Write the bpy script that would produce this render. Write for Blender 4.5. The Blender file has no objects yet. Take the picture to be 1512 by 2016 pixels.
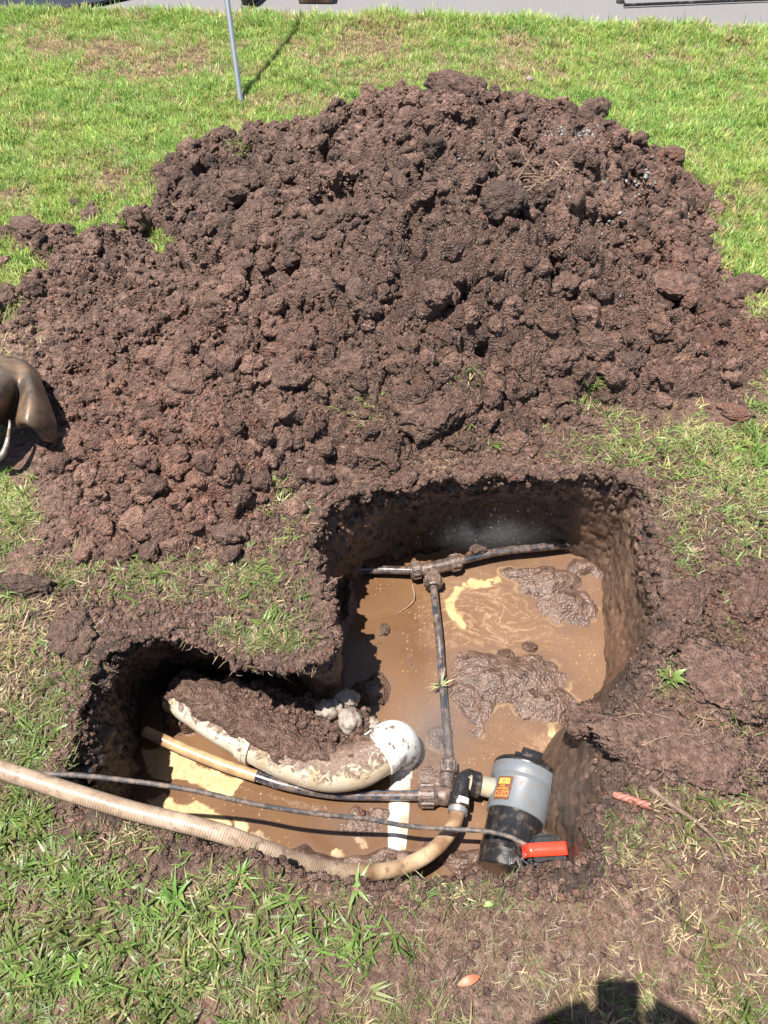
import bpy, bmesh, math, random
import numpy as np
from mathutils import Vector, Matrix, noise as mn
S = bpy.context.scene
COL = S.collection
R = math.radians
rng = np.random.default_rng(7)
random.seed(7)

# ---------------------------------------------------------------- camera, sky, sun
CAMZ, PITCH, FPX = 1.5, R(52), 1456.0
cam = bpy.data.cameras.new("camera"); camo = bpy.data.objects.new("camera", cam); COL.objects.link(camo)
camo.location = (0, 0, CAMZ); camo.rotation_euler = (R(90) - PITCH, 0, 0)
cam.sensor_fit = 'VERTICAL'; cam.sensor_height = 36; cam.lens = 36 * FPX / 2016
cam.clip_start = 0.005; cam.clip_end = 500
S.camera = camo
SUNV = Vector((-0.385, -0.135, 1.5)).normalized()          # towards the sun
W = bpy.data.worlds.new("World"); S.world = W; W.use_nodes = True
nt = W.node_tree; bg = nt.nodes['Background']; sky = nt.nodes.new('ShaderNodeTexSky')
sky.sky_type = 'NISHITA'; sky.sun_disc = False
sky.sun_elevation = math.asin(SUNV.z); sky.sun_rotation = math.atan2(SUNV.x, SUNV.y)
nt.links.new(sky.outputs[0], bg.inputs[0]); bg.inputs[1].default_value = 0.06
sl = bpy.data.lights.new("sun", 'SUN'); sl.energy = 5.0; sl.angle = R(0.53); sl.color = (1, .95, .88)
so = bpy.data.objects.new("sun", sl); COL.objects.link(so)
so.rotation_euler = (-SUNV).to_track_quat('-Z', 'Y').to_euler(); so.location = (-3, -1, 8)
S.view_settings.view_transform = 'Standard'; S.view_settings.look = 'None'
S.view_settings.exposure = 1.32; S.view_settings.gamma = 1

# ---------------------------------------------------------------- helpers
CP, SP = math.cos(PITCH), math.sin(PITCH)
def at(px, py, z=0.0):
    """world point at height z that the photograph shows at pixel px, py"""
    a = (px - 756) / FPX; b = (1008 - py) / FPX
    d = (a, CP + b * SP, -SP + b * CP); t = (CAMZ - z) / -d[2]
    return Vector((a * t, d[1] * t, z))
def xy(px, py, z=0.0):
    v = at(px, py, z); return (v.x, v.y)
def pxlen(px, py, z=0.0):
    """metres per photograph pixel there"""
    v = at(px, py, z); return (v.y * CP + (CAMZ - z) * SP) / FPX

def h2(ix, iy, seed=0):
    a = (ix.astype(np.int64) * 374761393 + iy.astype(np.int64) * 668265263 + seed * 974711 + 12345) & 0xffffffff
    a = ((a ^ (a >> 13)) * 1274126177) & 0xffffffff
    a = ((a ^ (a >> 16)) * 2246822519) & 0xffffffff
    return ((a ^ (a >> 15)) & 0xffffff) / float(0x1000000)
def vn(x, y, seed=0):
    ix = np.floor(x); iy = np.floor(y); fx = x - ix; fy = y - iy
    ix = ix.astype(np.int64); iy = iy.astype(np.int64)
    fx = fx * fx * fx * (fx * (fx * 6 - 15) + 10); fy = fy * fy * fy * (fy * (fy * 6 - 15) + 10)
    a = h2(ix, iy, seed); b = h2(ix + 1, iy, seed); c = h2(ix, iy + 1, seed); d = h2(ix + 1, iy + 1, seed)
    return (a + (b - a) * fx) * (1 - fy) + (c + (d - c) * fx) * fy
def fbm(x, y, s, oct=4, seed=0, gain=.5):
    t = 0; a = 1; n = 0; f = 1 / s
    for k in range(oct):
        ca, sa = math.cos(k * 1.1), math.sin(k * 1.1)
        t = t + a * vn((x * ca - y * sa) * f, (x * sa + y * ca) * f, seed + k * 17); n += a; a *= gain; f *= 2.03
    return t / n
def worley(x, y, s, seed=0, lo=.55, hi=1.0):
    """bumps: rounded lumps of diameter about s, height 0..1 ; returns (height, id)"""
    x = x / s; y = y / s; ix = np.floor(x).astype(np.int64); iy = np.floor(y).astype(np.int64)
    best = np.zeros_like(x); bid = np.zeros_like(x)
    for dx in (-1, 0, 1):
        for dy in (-1, 0, 1):
            cx = ix + dx; cy = iy + dy
            px_ = cx + h2(cx, cy, seed); py_ = cy + h2(cx, cy, seed + 5)
            r = lo + (hi - lo) * h2(cx, cy, seed + 9)
            d2 = ((x - px_) ** 2 + (y - py_) ** 2) / (r * r)
            hh = np.sqrt(np.clip(1 - d2, 0, 1)) * r
            m = hh > best
            best = np.where(m, hh, best); bid = np.where(m, h2(cx, cy, seed + 13), bid)
    return best, bid
def sstep(a, b, x):
    t = np.clip((x - a) / (b - a), 0, 1); return t * t * (3 - 2 * t)
def inside(poly, X, Y):
    c = np.zeros(X.shape, bool); n = len(poly); j = n - 1
    for i in range(n):
        xi, yi = poly[i]; xj, yj = poly[j]
        if yi != yj:
            m = ((yi > Y) != (yj > Y)) & (X < (xj - xi) * (Y - yi) / (yj - yi) + xi)
            c ^= m
        j = i
    return c
def segdist(poly, X, Y, closed=True):
    d = np.full(X.shape, 1e9); n = len(poly)
    for i in range(n if closed else n - 1):
        ax, ay = poly[i]; bx, by = poly[(i + 1) % n]
        vx, vy = bx - ax, by - ay; L = vx * vx + vy * vy + 1e-12
        t = np.clip(((X - ax) * vx + (Y - ay) * vy) / L, 0, 1)
        d = np.minimum(d, (X - ax - t * vx) ** 2 + (Y - ay - t * vy) ** 2)
    return np.sqrt(d)
def sdf(poly, X, Y):
    d = segdist(poly, X, Y); return np.where(inside(poly, X, Y), -d, d)
def smooth_closed(P, n):
    P = np.array(P, float); m = len(P); out = []
    for i in range(m):
        p0, p1, p2, p3 = P[(i - 1) % m], P[i], P[(i + 1) % m], P[(i + 2) % m]
        for k in range(12):
            t = k / 12
            out.append(.5 * ((2 * p1) + (-p0 + p2) * t + (2 * p0 - 5 * p1 + 4 * p2 - p3) * t * t + (-p0 + 3 * p1 - 3 * p2 + p3) * t ** 3))
    out = np.array(out); q = np.vstack([out, out[:1]])
    s = np.concatenate([[0], np.cumsum(np.linalg.norm(np.diff(q[:, :2], axis=0), axis=1))])
    u = np.linspace(0, s[-1], n, endpoint=False)
    return np.stack([np.interp(u, s, q[:, k]) for k in range(q.shape[1])], 1)
def smooth_open(P, step=.004):
    P = [np.array(p, float) for p in P]; P = [2 * P[0] - P[1]] + P + [2 * P[-1] - P[-2]]; out = []
    for i in range(1, len(P) - 2):
        p0, p1, p2, p3 = P[i - 1:i + 3]
        for k in range(16):
            t = k / 16
            out.append(.5 * ((2 * p1) + (-p0 + p2) * t + (2 * p0 - 5 * p1 + 4 * p2 - p3) * t * t + (-p0 + 3 * p1 - 3 * p2 + p3) * t ** 3))
    out.append(P[-2]); out = np.array(out)
    s = np.concatenate([[0], np.cumsum(np.linalg.norm(np.diff(out[:, :3], axis=0), axis=1))])
    u = np.linspace(0, s[-1], max(3, int(s[-1] / step)))
    return np.stack([np.interp(u, s, out[:, k]) for k in range(out.shape[1])], 1)

def npmesh(name, V, F, mats=(), smooth=True, cols=None, midx=None):
    """V (n,3), F (m,4) or (m,3) arrays"""
    me = bpy.data.meshes.new(name); V = np.asarray(V, np.float32); F = np.asarray(F, np.int32); k = F.shape[1]
    me.vertices.add(len(V)); me.vertices.foreach_set('co', V.ravel())
    me.loops.add(F.size); me.loops.foreach_set('vertex_index', F.ravel())
    me.polygons.add(len(F)); me.polygons.foreach_set('loop_start', np.arange(0, F.size, k, dtype=np.int32))
    me.polygons.foreach_set('loop_total', np.full(len(F), k, np.int32))
    if smooth: me.polygons.foreach_set('use_smooth', np.ones(len(F), bool))
    if midx is not None: me.polygons.foreach_set('material_index', np.asarray(midx, np.int32))
    for m in mats: me.materials.append(m)
    me.update(calc_edges=True); me.validate()
    if cols:
        for nm, c in cols.items():
            c = np.asarray(c, np.float32)
            if c.ndim == 1: c = np.stack([c, c, c], 1)
            a = me.color_attributes.new(nm, 'FLOAT_COLOR', 'POINT')
            a.data.foreach_set('color', np.hstack([c, np.ones((len(c), 1), np.float32)]).ravel())
    return me
def gridfaces(nu, nv, wrap_u=False):
    i = np.arange(nu if wrap_u else nu - 1); j = np.arange(nv - 1); I, J = np.meshgrid(i, j, indexing='ij')
    I2 = (I + 1) % nu
    return np.stack([(I * nv + J), (I2 * nv + J), (I2 * nv + J + 1), (I * nv + J + 1)], -1).reshape(-1, 4)
def link(name, me, parent=None):
    o = bpy.data.objects.new(name, me); COL.objects.link(o)
    if parent: o.parent = parent
    return o
def tag(o, label=None, cat=None, group=None, kind=None):
    if label: o['label'] = label
    if cat: o['category'] = cat
    if group: o['group'] = group
    if kind: o['kind'] = kind
    return o
def empty(name, label, cat, loc=(0, 0, 0), group=None):
    o = bpy.data.objects.new(name, None); COL.objects.link(o); o.location = loc; o.empty_display_size = .02
    return tag(o, label, cat, group)
def part(name, me, root):
    """child mesh given in world coordinates"""
    o = link(name, me, root)
    p = root; off = Vector()
    while p is not None: off += p.location; p = p.parent
    me.transform(Matrix.Translation(-off)); return o
def tube_arrays(path, rad, seg=20, cap=True, prof=None):
    """path (n,3), rad scalar or (n,) ; prof(angle array, i array)->multiplier"""
    path = np.asarray(path, float); n = len(path); rad = np.broadcast_to(np.asarray(rad, float), (n,))
    T = np.gradient(path, axis=0); T /= np.linalg.norm(T, axis=1)[:, None] + 1e-12
    up = np.array([0, 0, 1.]) if abs(T[0, 2]) < .9 else np.array([0, 1., 0])
    Nn = np.cross(T[0], up); Nn /= np.linalg.norm(Nn); V = []; ang = np.linspace(0, 2 * math.pi, seg, endpoint=False)
    for i in range(n):
        Nn = Nn - T[i] * np.dot(Nn, T[i]); Nn /= np.linalg.norm(Nn); B = np.cross(T[i], Nn)
        r = rad[i] * (prof(ang, i) if prof else 1)
        V.append(path[i] + (np.cos(ang) * r)[:, None] * Nn + (np.sin(ang) * r)[:, None] * B)
    V = np.concatenate(V).reshape(n, seg, 3)
    F = []
    for_idx = np.arange(n * seg).reshape(n, seg)
    a = for_idx[:-1]; b = for_idx[1:]
    F = np.stack([a, np.roll(a, -1, 1), np.roll(b, -1, 1), b], -1).reshape(-1, 4)
    V = V.reshape(-1, 3)
    if cap:
        c0 = len(V); V = np.vstack([V, path[:1], path[-1:]])
        r0 = for_idx[0]; r1 = for_idx[-1]
        F0 = np.stack([np.roll(r0, -1), r0, np.full(seg, c0), np.full(seg, c0)], -1)
        F1 = np.stack([r1, np.roll(r1, -1), np.full(seg, c0 + 1), np.full(seg, c0 + 1)], -1)
        return V, F, np.vstack([F0, F1])[:, :3]
    return V, F, None
def mesh_from(name, V, quads, tris, mats=(), smooth=True):
    me = bpy.data.meshes.new(name)
    fs = [tuple(int(q) for q in f) for f in quads] + ([tuple(int(q) for q in f) for f in tris] if tris is not None else [])
    me.from_pydata([tuple(v) for v in V], [], fs)
    for m in mats: me.materials.append(m)
    if smooth:
        me.polygons.foreach_set('use_smooth', [True] * len(me.polygons))
    me.update(); return me
def tube(name, path, rad, mat, seg=20, step=.004, cap=True, prof=None, raw=False):
    p = np.asarray(path, float) if raw else smooth_open(path, step)
    V, Q, T_ = tube_arrays(p[:, :3], rad if not callable(rad) else rad(np.linspace(0, 1, len(p))), seg, cap, prof)
    me = mesh_from(name, V, Q, T_, [mat])
    if cap: sharp(me)
    return me
def sharp(me, ang=40):
    bm = bmesh.new(); bm.from_mesh(me)
    for e in bm.edges:
        if len(e.link_faces) == 2 and e.calc_face_angle(0) > R(ang): e.smooth = False
    bm.to_mesh(me); bm.free()
def lathe(name, prof, origin, axis, mat, seg=48, a0=0, xdir=None, rmod=None):
    """prof list of (s along axis, radius)"""
    axis = Vector(axis).normalized(); x = Vector(xdir) if xdir else axis.orthogonal()
    x = (x - axis * x.dot(axis)).normalized(); y = axis.cross(x); V = []; n = len(prof)
    for s, r in prof:
        for k in range(seg):
            a = 2 * math.pi * k / seg + a0; rr = r * (rmod(a, s) if rmod else 1)
            V.append(Vector(origin) + axis * s + (x * math.cos(a) + y * math.sin(a)) * rr)
    F = []
    for i in range(n - 1):
        for k in range(seg):
            k2 = (k + 1) % seg; F.append((i * seg + k, i * seg + k2, (i + 1) * seg + k2, (i + 1) * seg + k))
    F.append(tuple(reversed(range(seg)))); F.append(tuple(range((n - 1) * seg, n * seg)))
    me = mesh_from(name, V, F, None, [mat]); sharp(me, 32); return me
def boxmesh(name, c, sx, sy, sz, mat, rot=None, bevel=.002, bsegs=3):
    bm = bmesh.new(); bmesh.ops.create_cube(bm, size=1)
    bmesh.ops.scale(bm, vec=(sx, sy, sz), verts=bm.verts)
    if bevel: bmesh.ops.bevel(bm, geom=list(bm.edges), offset=bevel, segments=bsegs, affect='EDGES', profile=.6)
    if rot is not None: bmesh.ops.transform(bm, matrix=rot.to_4x4(), verts=bm.verts)
    bmesh.ops.translate(bm, vec=c, verts=bm.verts)
    me = bpy.data.meshes.new(name); bm.to_mesh(me); bm.free(); me.materials.append(mat)
    me.polygons.foreach_set('use_smooth', [True] * len(me.polygons)); sharp(me, 30); return me
def basis(axis, xdir):
    z = Vector(axis).normalized(); x = Vector(xdir); x = (x - z * x.dot(z)).normalized(); y = z.cross(x)
    return Matrix((x, y, z)).transposed()

# ---------------------------------------------------------------- materials
class NG:
    def __init__(s, name):
        s.m = bpy.data.materials.new(name); s.m.use_nodes = True; s.t = s.m.node_tree; s.n = s.t.nodes; s.l = s.t.links
        s.b = s.n['Principled BSDF']; s.out = s.n['Material Output']
    def node(s, typ, **kw):
        nd = s.n.new(typ)
        for k, v in kw.items():
            if k in nd.inputs.keys() if isinstance(k, str) else False: pass
            setattr(nd, k, v)
        return nd
    def set(s, inp, v):
        if hasattr(v, 'is_output') or isinstance(v, bpy.types.NodeSocket): s.l.new(v, inp)
        else: inp.default_value = v
    def coord(s, which='Object'): return s.n.new('ShaderNodeTexCoord').outputs[which]
    def noise(s, scale, detail=4, rough=.6, vec=None, dist=0):
        n = s.n.new('ShaderNodeTexNoise'); n.inputs['Scale'].default_value = scale; n.inputs['Detail'].default_value = detail
        n.inputs['Roughness'].default_value = rough; n.inputs['Distortion'].default_value = dist
        if vec is not None: s.l.new(vec, n.inputs['Vector'])
        return n.outputs['Fac']
    def voro(s, scale, vec=None, feat='F1', out='Distance'):
        n = s.n.new('ShaderNodeTexVoronoi'); n.feature = feat; n.inputs['Scale'].default_value = scale
        if vec is not None: s.l.new(vec, n.inputs['Vector'])
        return n.outputs[out]
    def ramp(s, fac, stops):
        r = s.n.new('ShaderNodeValToRGB'); e = r.color_ramp.elements
        while len(e) < len(stops): e.new(.5)
        for q, (p, c) in zip(e, stops):
            q.position = p; q.color = (*c, 1) if not isinstance(c, (int, float)) else (c, c, c, 1)
        s.l.new(fac, r.inputs[0]); return r.outputs[0]
    def mix(s, f, a, b, mode='MIX'):
        m = s.n.new('ShaderNodeMix'); m.data_type = 'RGBA'; m.blend_type = mode
        s.set(m.inputs[0], f)
        for i, v in ((6, a), (7, b)):
            if isinstance(v, bpy.types.NodeSocket): s.l.new(v, m.inputs[i])
            else: m.inputs[i].default_value = (*v, 1)
        return m.outputs[2]
    def math(s, op, a, b=0.0, clamp=False):
        m = s.n.new('ShaderNodeMath'); m.operation = op; m.use_clamp = clamp; s.set(m.inputs[0], a); s.set(m.inputs[1], b); return m.outputs[0]
    def attr(s, name, typ='GEOMETRY', out='Color'):
        a = s.n.new('ShaderNodeAttribute'); a.attribute_name = name; a.attribute_type = typ; return a.outputs[out]
    def sep(s, c):
        n = s.n.new('ShaderNodeSeparateColor'); s.l.new(c, n.inputs[0]); return n.outputs
    def bump(s, h, strength=.5, dist=.002):
        b = s.n.new('ShaderNodeBump'); b.inputs['Strength'].default_value = strength; b.inputs['Distance'].default_value = dist
        s.l.new(h, b.inputs['Height']); s.l.new(b.outputs[0], s.b.inputs['Normal']); return b
    def fin(s, col=None, rough=None, metal=None, spec=None, coat=None):
        for k, v in (('Base Color', col), ('Roughness', rough), ('Metallic', metal), ('Specular IOR Level', spec), ('Coat Weight', coat)):
            if v is None: continue
            if k == 'Base Color' and isinstance(v, tuple): s.b.inputs[k].default_value = (*v, 1)
            else: s.set(s.b.inputs[k], v)
        return s.m

def soil_material(name, inst=False):
    """mask attribute: R wet, G red, B dark"""
    g = NG(name); c = g.n.new('ShaderNodeNewGeometry').outputs['Position']
    n1 = g.noise(9, 5, .6, c); n2 = g.noise(60, 5, .65, c); n3 = g.noise(420, 3, .6, c)
    dark = (.026, .0145, .010); mid = (.148, .085, .061); lite = (.34, .22, .165); red = (.185, .078, .050)
    base = g.ramp(n2, [(.3, dark), (.5, mid), (.72, lite)])
    base = g.mix(g.math('MULTIPLY', g.ramp(n1, [(.35, 0.0), (.7, 1.0)]), .5), base, mid)
    if inst:
        a = g.sep(g.attr('mask', 'INSTANCER')); rnd = g.attr('tone', 'INSTANCER', 'Fac')
    else:
        a = g.sep(g.attr('mask')); rnd = None
    rf = g.math('MULTIPLY', a[1], g.ramp(g.noise(26, 4, .6, c), [(.42, 0.0), (.6, 1.0)]), True)
    base = g.mix(rf if not inst else a[1], base, red)
    base = g.mix(g.math('MULTIPLY', g.ramp(n3, [(.35, 1.0), (.65, 0.0)]), .35), base, (.035, .024, .02))
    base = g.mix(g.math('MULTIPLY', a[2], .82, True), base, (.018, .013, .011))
    if rnd is not None:
        hsv = g.n.new('ShaderNodeHueSaturation'); g.l.new(base, hsv.inputs['Color']); g.l.new(rnd, hsv.inputs['Value']); base = hsv.outputs[0]
    wet = g.math('MULTIPLY', a[0], g.ramp(g.noise(45, 4, .6, c), [(.3, .35), (.62, 1.0)]), True)
    base = g.mix(g.math('MULTIPLY', wet, .32), base, (.03, .018, .013))
    rr = g.math('SUBTRACT', .80, g.math('MULTIPLY', wet, .58))
    vv = g.voro(150, c); vv2 = g.voro(330, c)
    hb = g.math('ADD', g.math('MULTIPLY', n2, .6), g.math('MULTIPLY', n3, .35)); hb = g.math('SUBTRACT', hb, g.math('MULTIPLY', vv, .9)); hb = g.math('SUBTRACT', hb, g.math('MULTIPLY', vv2, .5))
    g.bump(hb, 1.0, .0075)
    return g.fin(base, rr, spec=.45)
M_soil = soil_material('soil'); M_crumb = soil_material('soil_crumb', True)

g = NG('mud_floor'); c = g.coord()
n2 = g.noise(35, 5, .65, c); n3 = g.noise(220, 4, .6, c)
base = g.ramp(n2, [(.3, (.05, .030, .022)), (.5, (.10, .061, .045)), (.7, (.16, .102, .077))])
base = g.mix(g.math('MULTIPLY', g.sep(g.attr('mask'))[2], .8, True), base, (.03, .022, .018))
g.bump(g.math('ADD', g.math('ADD', n2, g.math('MULTIPLY', n3, .5)), g.math('MULTIPLY', g.voro(130, c), -.7)), .9, .005)
M_mud = g.fin(base, g.ramp(n3, [(.3, .22), (.7, .5)]), spec=.5)

g = NG('pit_wall'); c = g.coord(); sp = g.n.new('ShaderNodeMapping'); g.l.new(c, sp.inputs[0]); sp.inputs['Scale'].default_value = (1, 1, 3.2)
st = g.noise(14, 6, .62, sp.outputs[0], .8); fine = g.noise(240, 4, .65, c); a = g.sep(g.attr('mask'))
base = g.ramp(st, [(.28, (.055, .034, .024)), (.46, (.12, .075, .052)), (.6, (.165, .104, .07)), (.75, (.22, .15, .11))])
base = g.mix(g.math('MULTIPLY', g.ramp(fine, [(.35, 1.0), (.6, 0.0)]), .4), base, (.04, .026, .02))
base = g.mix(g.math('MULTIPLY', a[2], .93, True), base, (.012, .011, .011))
base = g.mix(g.math('MULTIPLY', a[1], .7, True), base, (.21, .095, .05))
g.bump(g.math('ADD', g.math('MULTIPLY', st, .8), g.math('MULTIPLY', fine, .5)), .7, .005)
M_wall = g.fin(base, g.math('SUBTRACT', .62, g.math('MULTIPLY', a[0], .3)), spec=.5)

g = NG('muddy_water'); c = g.coord(); f = g.sep(g.attr('foam'))
base = g.ramp(g.noise(5, 3, .5, c, .6), [(.3, (.092, .048, .023)), (.7, (.132, .073, .037))])
base = g.mix(g.math('MULTIPLY', g.attr('pale', out='Fac'), .75), base, (.170, .104, .068))
base = g.mix(f[1], base, (.30, .195, .12))
base = g.mix(f[0], base, (.42, .30, .145))
base = g.mix(g.math('MULTIPLY', f[2], .75), base, (.12, .072, .05))
g.bump(g.math('ADD', g.math('MULTIPLY', g.noise(34, 4, .55, c, 1.5), 1.1), g.math('MULTIPLY', f[0], .25)), .10, .01)
M_water = g.fin(base, g.math('ADD', .06, g.math('MULTIPLY', f[0], .35)), spec=.5); g.b.inputs['IOR'].default_value = 1.33

def blade_material(name):
    g = NG(name); col = g.attr('tone', 'INSTANCER'); gr = g.attr('grad')
    a = g.sep(gr)
    rnd = a[1]
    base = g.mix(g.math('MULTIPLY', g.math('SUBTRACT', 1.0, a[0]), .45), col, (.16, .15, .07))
    hsv = g.n.new('ShaderNodeHueSaturation'); g.l.new(base, hsv.inputs['Color'])
    g.l.new(g.math('ADD', .7, g.math('MULTIPLY', rnd, .6)), hsv.inputs['Value'])
    g.l.new(g.math('ADD', .485, g.math('MULTIPLY', a[2], .03)), hsv.inputs['Hue'])
    base = hsv.outputs[0]
    g.fin(base, .42, spec=.4)
    tr = g.n.new('ShaderNodeBsdfTranslucent'); g.l.new(base, tr.inputs[0])
    mx = g.n.new('ShaderNodeMixShader'); mx.inputs[0].default_value = .42
    g.l.new(g.b.outputs[0], mx.inputs[1]); g.l.new(tr.outputs[0], mx.inputs[2]); g.l.new(mx.outputs[0], g.out.inputs[0])
    return g.m
M_blade = blade_material('grass_blade')

g = NG('asphalt'); c = g.coord()
v = g.voro(260, c, out='Color'); n = g.noise(500, 3, .6, c); n1 = g.noise(3, 4, .6, c)
base = g.ramp(n, [(.3, (.085, .08, .08)), (.55, (.155, .147, .15)), (.75, (.26, .248, .25))])
base = g.mix(g.math('MULTIPLY', g.ramp(n1, [(.4, 0.0), (.7, 1.0)]), .25), base, (.13, .118, .11))
g.bump(n, .6, .003); M_asph = g.fin(base, .85)

def simple(name, col, rough=.5, metal=0, dirt=None, dscale=20, damt=(.5, .7), bump=0, coat=0, dr=.8):
    g = NG(name); c = g.coord()
    n = g.noise(dscale, 6, .65, c); base = g.mix(g.ramp(n, [(damt[0], 0.0), (damt[1], 1.0)]), col, dirt) if dirt else g.mix(g.math('MULTIPLY', n, .3), col, tuple(x * .6 for x in col))
    if bump: g.bump(g.noise(dscale * 8, 4, .6, c), .5, bump)
    r = g.ramp(n, [(damt[0], rough), (damt[1], dr)]) if dirt else rough
    return g.fin(base, r, metal, coat=coat)
MUDC = (.12, .078, .06)
M_galv = simple('galvanised_steel', (.42, .45, .47), .38, .75, (.30, .32, .33), 60, (.4, .7), dr=.5)
M_black = simple('black_plastic', (.013, .012, .012), .25, 0, (.09, .065, .05), 34, (.52, .72), bump=.0006, coat=.2, dr=.6)
M_grey = simple('grey_plastic', (.120, .132, .148), .33, 0, (.12, .105, .09), 55, (.50, .68), bump=.0004, dr=.6)
M_rubber = simple('cable_rubber', (.05, .05, .052), .45, 0, (.17, .12, .09), 70, (.45, .62))
M_red = simple('red_band', (.72, .05, .025), .32, 0, (.35, .07, .04), 60, (.6, .8), coat=.3)
M_pvc_end = simple('mud_splashed_pvc', (.64, .64, .62), .28, 0, (.15, .10, .075), 30, (.54, .62), dr=.6)
M_pvc = simple('white_pvc', (.60, .60, .58), .28, 0, (.34, .26, .16), 22, (.36, .62), dr=.5)
M_pvc_dirty = simple('muddy_pvc', (.50, .45, .35), .35, 0, (.12, .078, .058), 60, (.47, .53), bump=.002, dr=.6)
M_poly = simple('black_poly_pipe', (.022, .021, .022), .2, 0, (.15, .10, .075), 40, (.42, .60), coat=.3, dr=.35)
M_polymud = simple('mud_coated_pipe', (.40, .26, .14), .22, 0, (.17, .10, .06), 30, (.4, .75), dr=.35)
M_blue = simple('blue_stripe', (.02, .085, .19), .3, 0, (.10, .075, .06), 60, (.42, .58))
M_fit = simple('muddy_fitting', (.045, .035, .03), .25, 0, (.16, .105, .08), 60, (.4, .6), bump=.002, dr=.35)
M_trans = simple('pale_outlet_plastic', (.22, .225, .20), .3, 0, (.30, .24, .14), 50, (.45, .6))
M_wood = simple('weathered_wood', (.22, .14, .085), .75, 0, (.09, .05, .03), 14, (.4, .6), bump=.002)
M_steelrust = simple('muddy_steel', (.075, .058, .045), .42, .3, (.19, .12, .075), 14, (.44, .62), bump=.001, dr=.5)
M_steelbright = simple('worn_steel', (.32, .31, .29), .4, .6, (.15, .10, .07), 40, (.42, .6))
M_stick = simple('root_bark', (.11, .07, .05), .7, 0, (.24, .17, .12), 90, (.5, .7), bump=.002)
M_straw = simple('dry_root', (.26, .18, .115), .7, 0, (.2, .13, .09), 70, (.5, .7))
M_cone = simple('reddish_scales', (.24, .085, .06), .6, 0, (.38, .2, .15), 120, (.5, .7))
M_palerock = simple('pale_stone', (.24, .205, .17), .6, 0, (.13, .09, .07), 45, (.45, .62), bump=.003)
M_navy = simple('dark_navy', (.006, .009, .018), .6)
M_white = simple('white_paint', (.75, .75, .73), .4)
M_leafred = simple('dry_red_leaf', (.30, .10, .045), .5)
M_skin = simple('skin', (.45, .27, .2), .5)
M_cloth = simple('shirt_cloth', (.08, .10, .14), .9)
M_denim = simple('trouser_cloth', (.05, .05, .055), .9)

g = NG('muddy_drain_pipe'); gg = g.n.new('ShaderNodeNewGeometry'); c = gg.outputs['Position']
dt = g.n.new('ShaderNodeVectorMath'); dt.operation = 'DOT_PRODUCT'; g.l.new(gg.outputs['Normal'], dt.inputs[0]); dt.inputs[1].default_value = (.15, .55, .82)
n1 = g.noise(34, 6, .72, c, 1.2); n2 = g.noise(9, 4, .6, c, .6); n3 = g.noise(160, 4, .7, c)
v = g.math('ADD', g.math('ADD', n1, g.math('MULTIPLY', dt.outputs['Value'], .24)), g.math('MULTIPLY', n3, .16))
base = g.mix(g.ramp(n2, [(.35, 0.0), (.62, 1.0)]), (.52, .49, .42), (.36, .27, .16))
base = g.mix(g.ramp(v, [(.62, 0.0), (.68, .55), (.73, 1.0)]), base, g.ramp(n3, [(.3, (.06, .036, .026)), (.5, (.12, .073, .054)), (.72, (.24, .165, .125))]))
g.bump(g.math('ADD', g.ramp(v, [(.62, 0.0), (.72, 1.0)]), g.math('MULTIPLY', n3, .4)), .6, .003)
M_pvc_dirty = g.fin(base, g.ramp(v, [(.6, .28), (.72, .7)]))

g = NG('hose'); c = g.coord()
n = g.noise(16, 5, .6, c); rib = g.sep(g.attr('rib'))
base = g.ramp(n, [(.3, (.14, .082, .048)), (.5, (.235, .16, .105)), (.68, (.33, .245, .175))])
base = g.mix(g.math('MULTIPLY', rib[0], .35), base, (.50, .42, .34))
base = g.mix(g.math('MULTIPLY', rib[1], .8), base, g.ramp(n, [(.35, (.20, .11, .055)), (.6, (.48, .34, .20))]))
base = g.mix(g.ramp(g.noise(55, 5, .7, c), [(.52, 0.0), (.66, .8)]), base, (.13, .08, .055))
M_hose = g.fin(base, .38)

# ---------------------------------------------------------------- pit outline (photo pixels at lawn level, inset of the floor edge in metres)
RIMC = [(172, 1340, .0), (226, 1268, -.03), (330, 1250, -.05), (430, 1285, -.10), (540, 1316, -.12), (630, 1302, -.06), (655, 1250, -.01),
        (625, 1170, .03), (600, 1090, .04), (628, 1030, .02), (690, 985, .0), (800, 958, -.03), (920, 948, -.04), (1060, 945, -.04),
        (1180, 942, -.01), (1258, 965, .03), (1288, 1050, .05), (1306, 1150, .05), (1300, 1250, .06), (1262, 1335, .09), (1235, 1400, .13),
        (1232, 1480, .14), (1225, 1560, .12), (1190, 1660, .06), (1135, 1728, .0), (1000, 1738, -.03), (860, 1745, -.03), (700, 1755, -.03),
        (600, 1745, -.03), (520, 1712, -.02), (430, 1672, -.01), (300, 1638, .0), (190, 1608, .0), (130, 1560, .02), (138, 1490, .01), (160, 1410, .0)]
RIM3 = [(*xy(p, q), i) for p, q, i in RIMC]
NR = 1500
RIM = smooth_closed(RIM3, NR)
RIMP = [tuple(p[:2]) for p in RIM[::6]]
WZ = -.36

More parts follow.
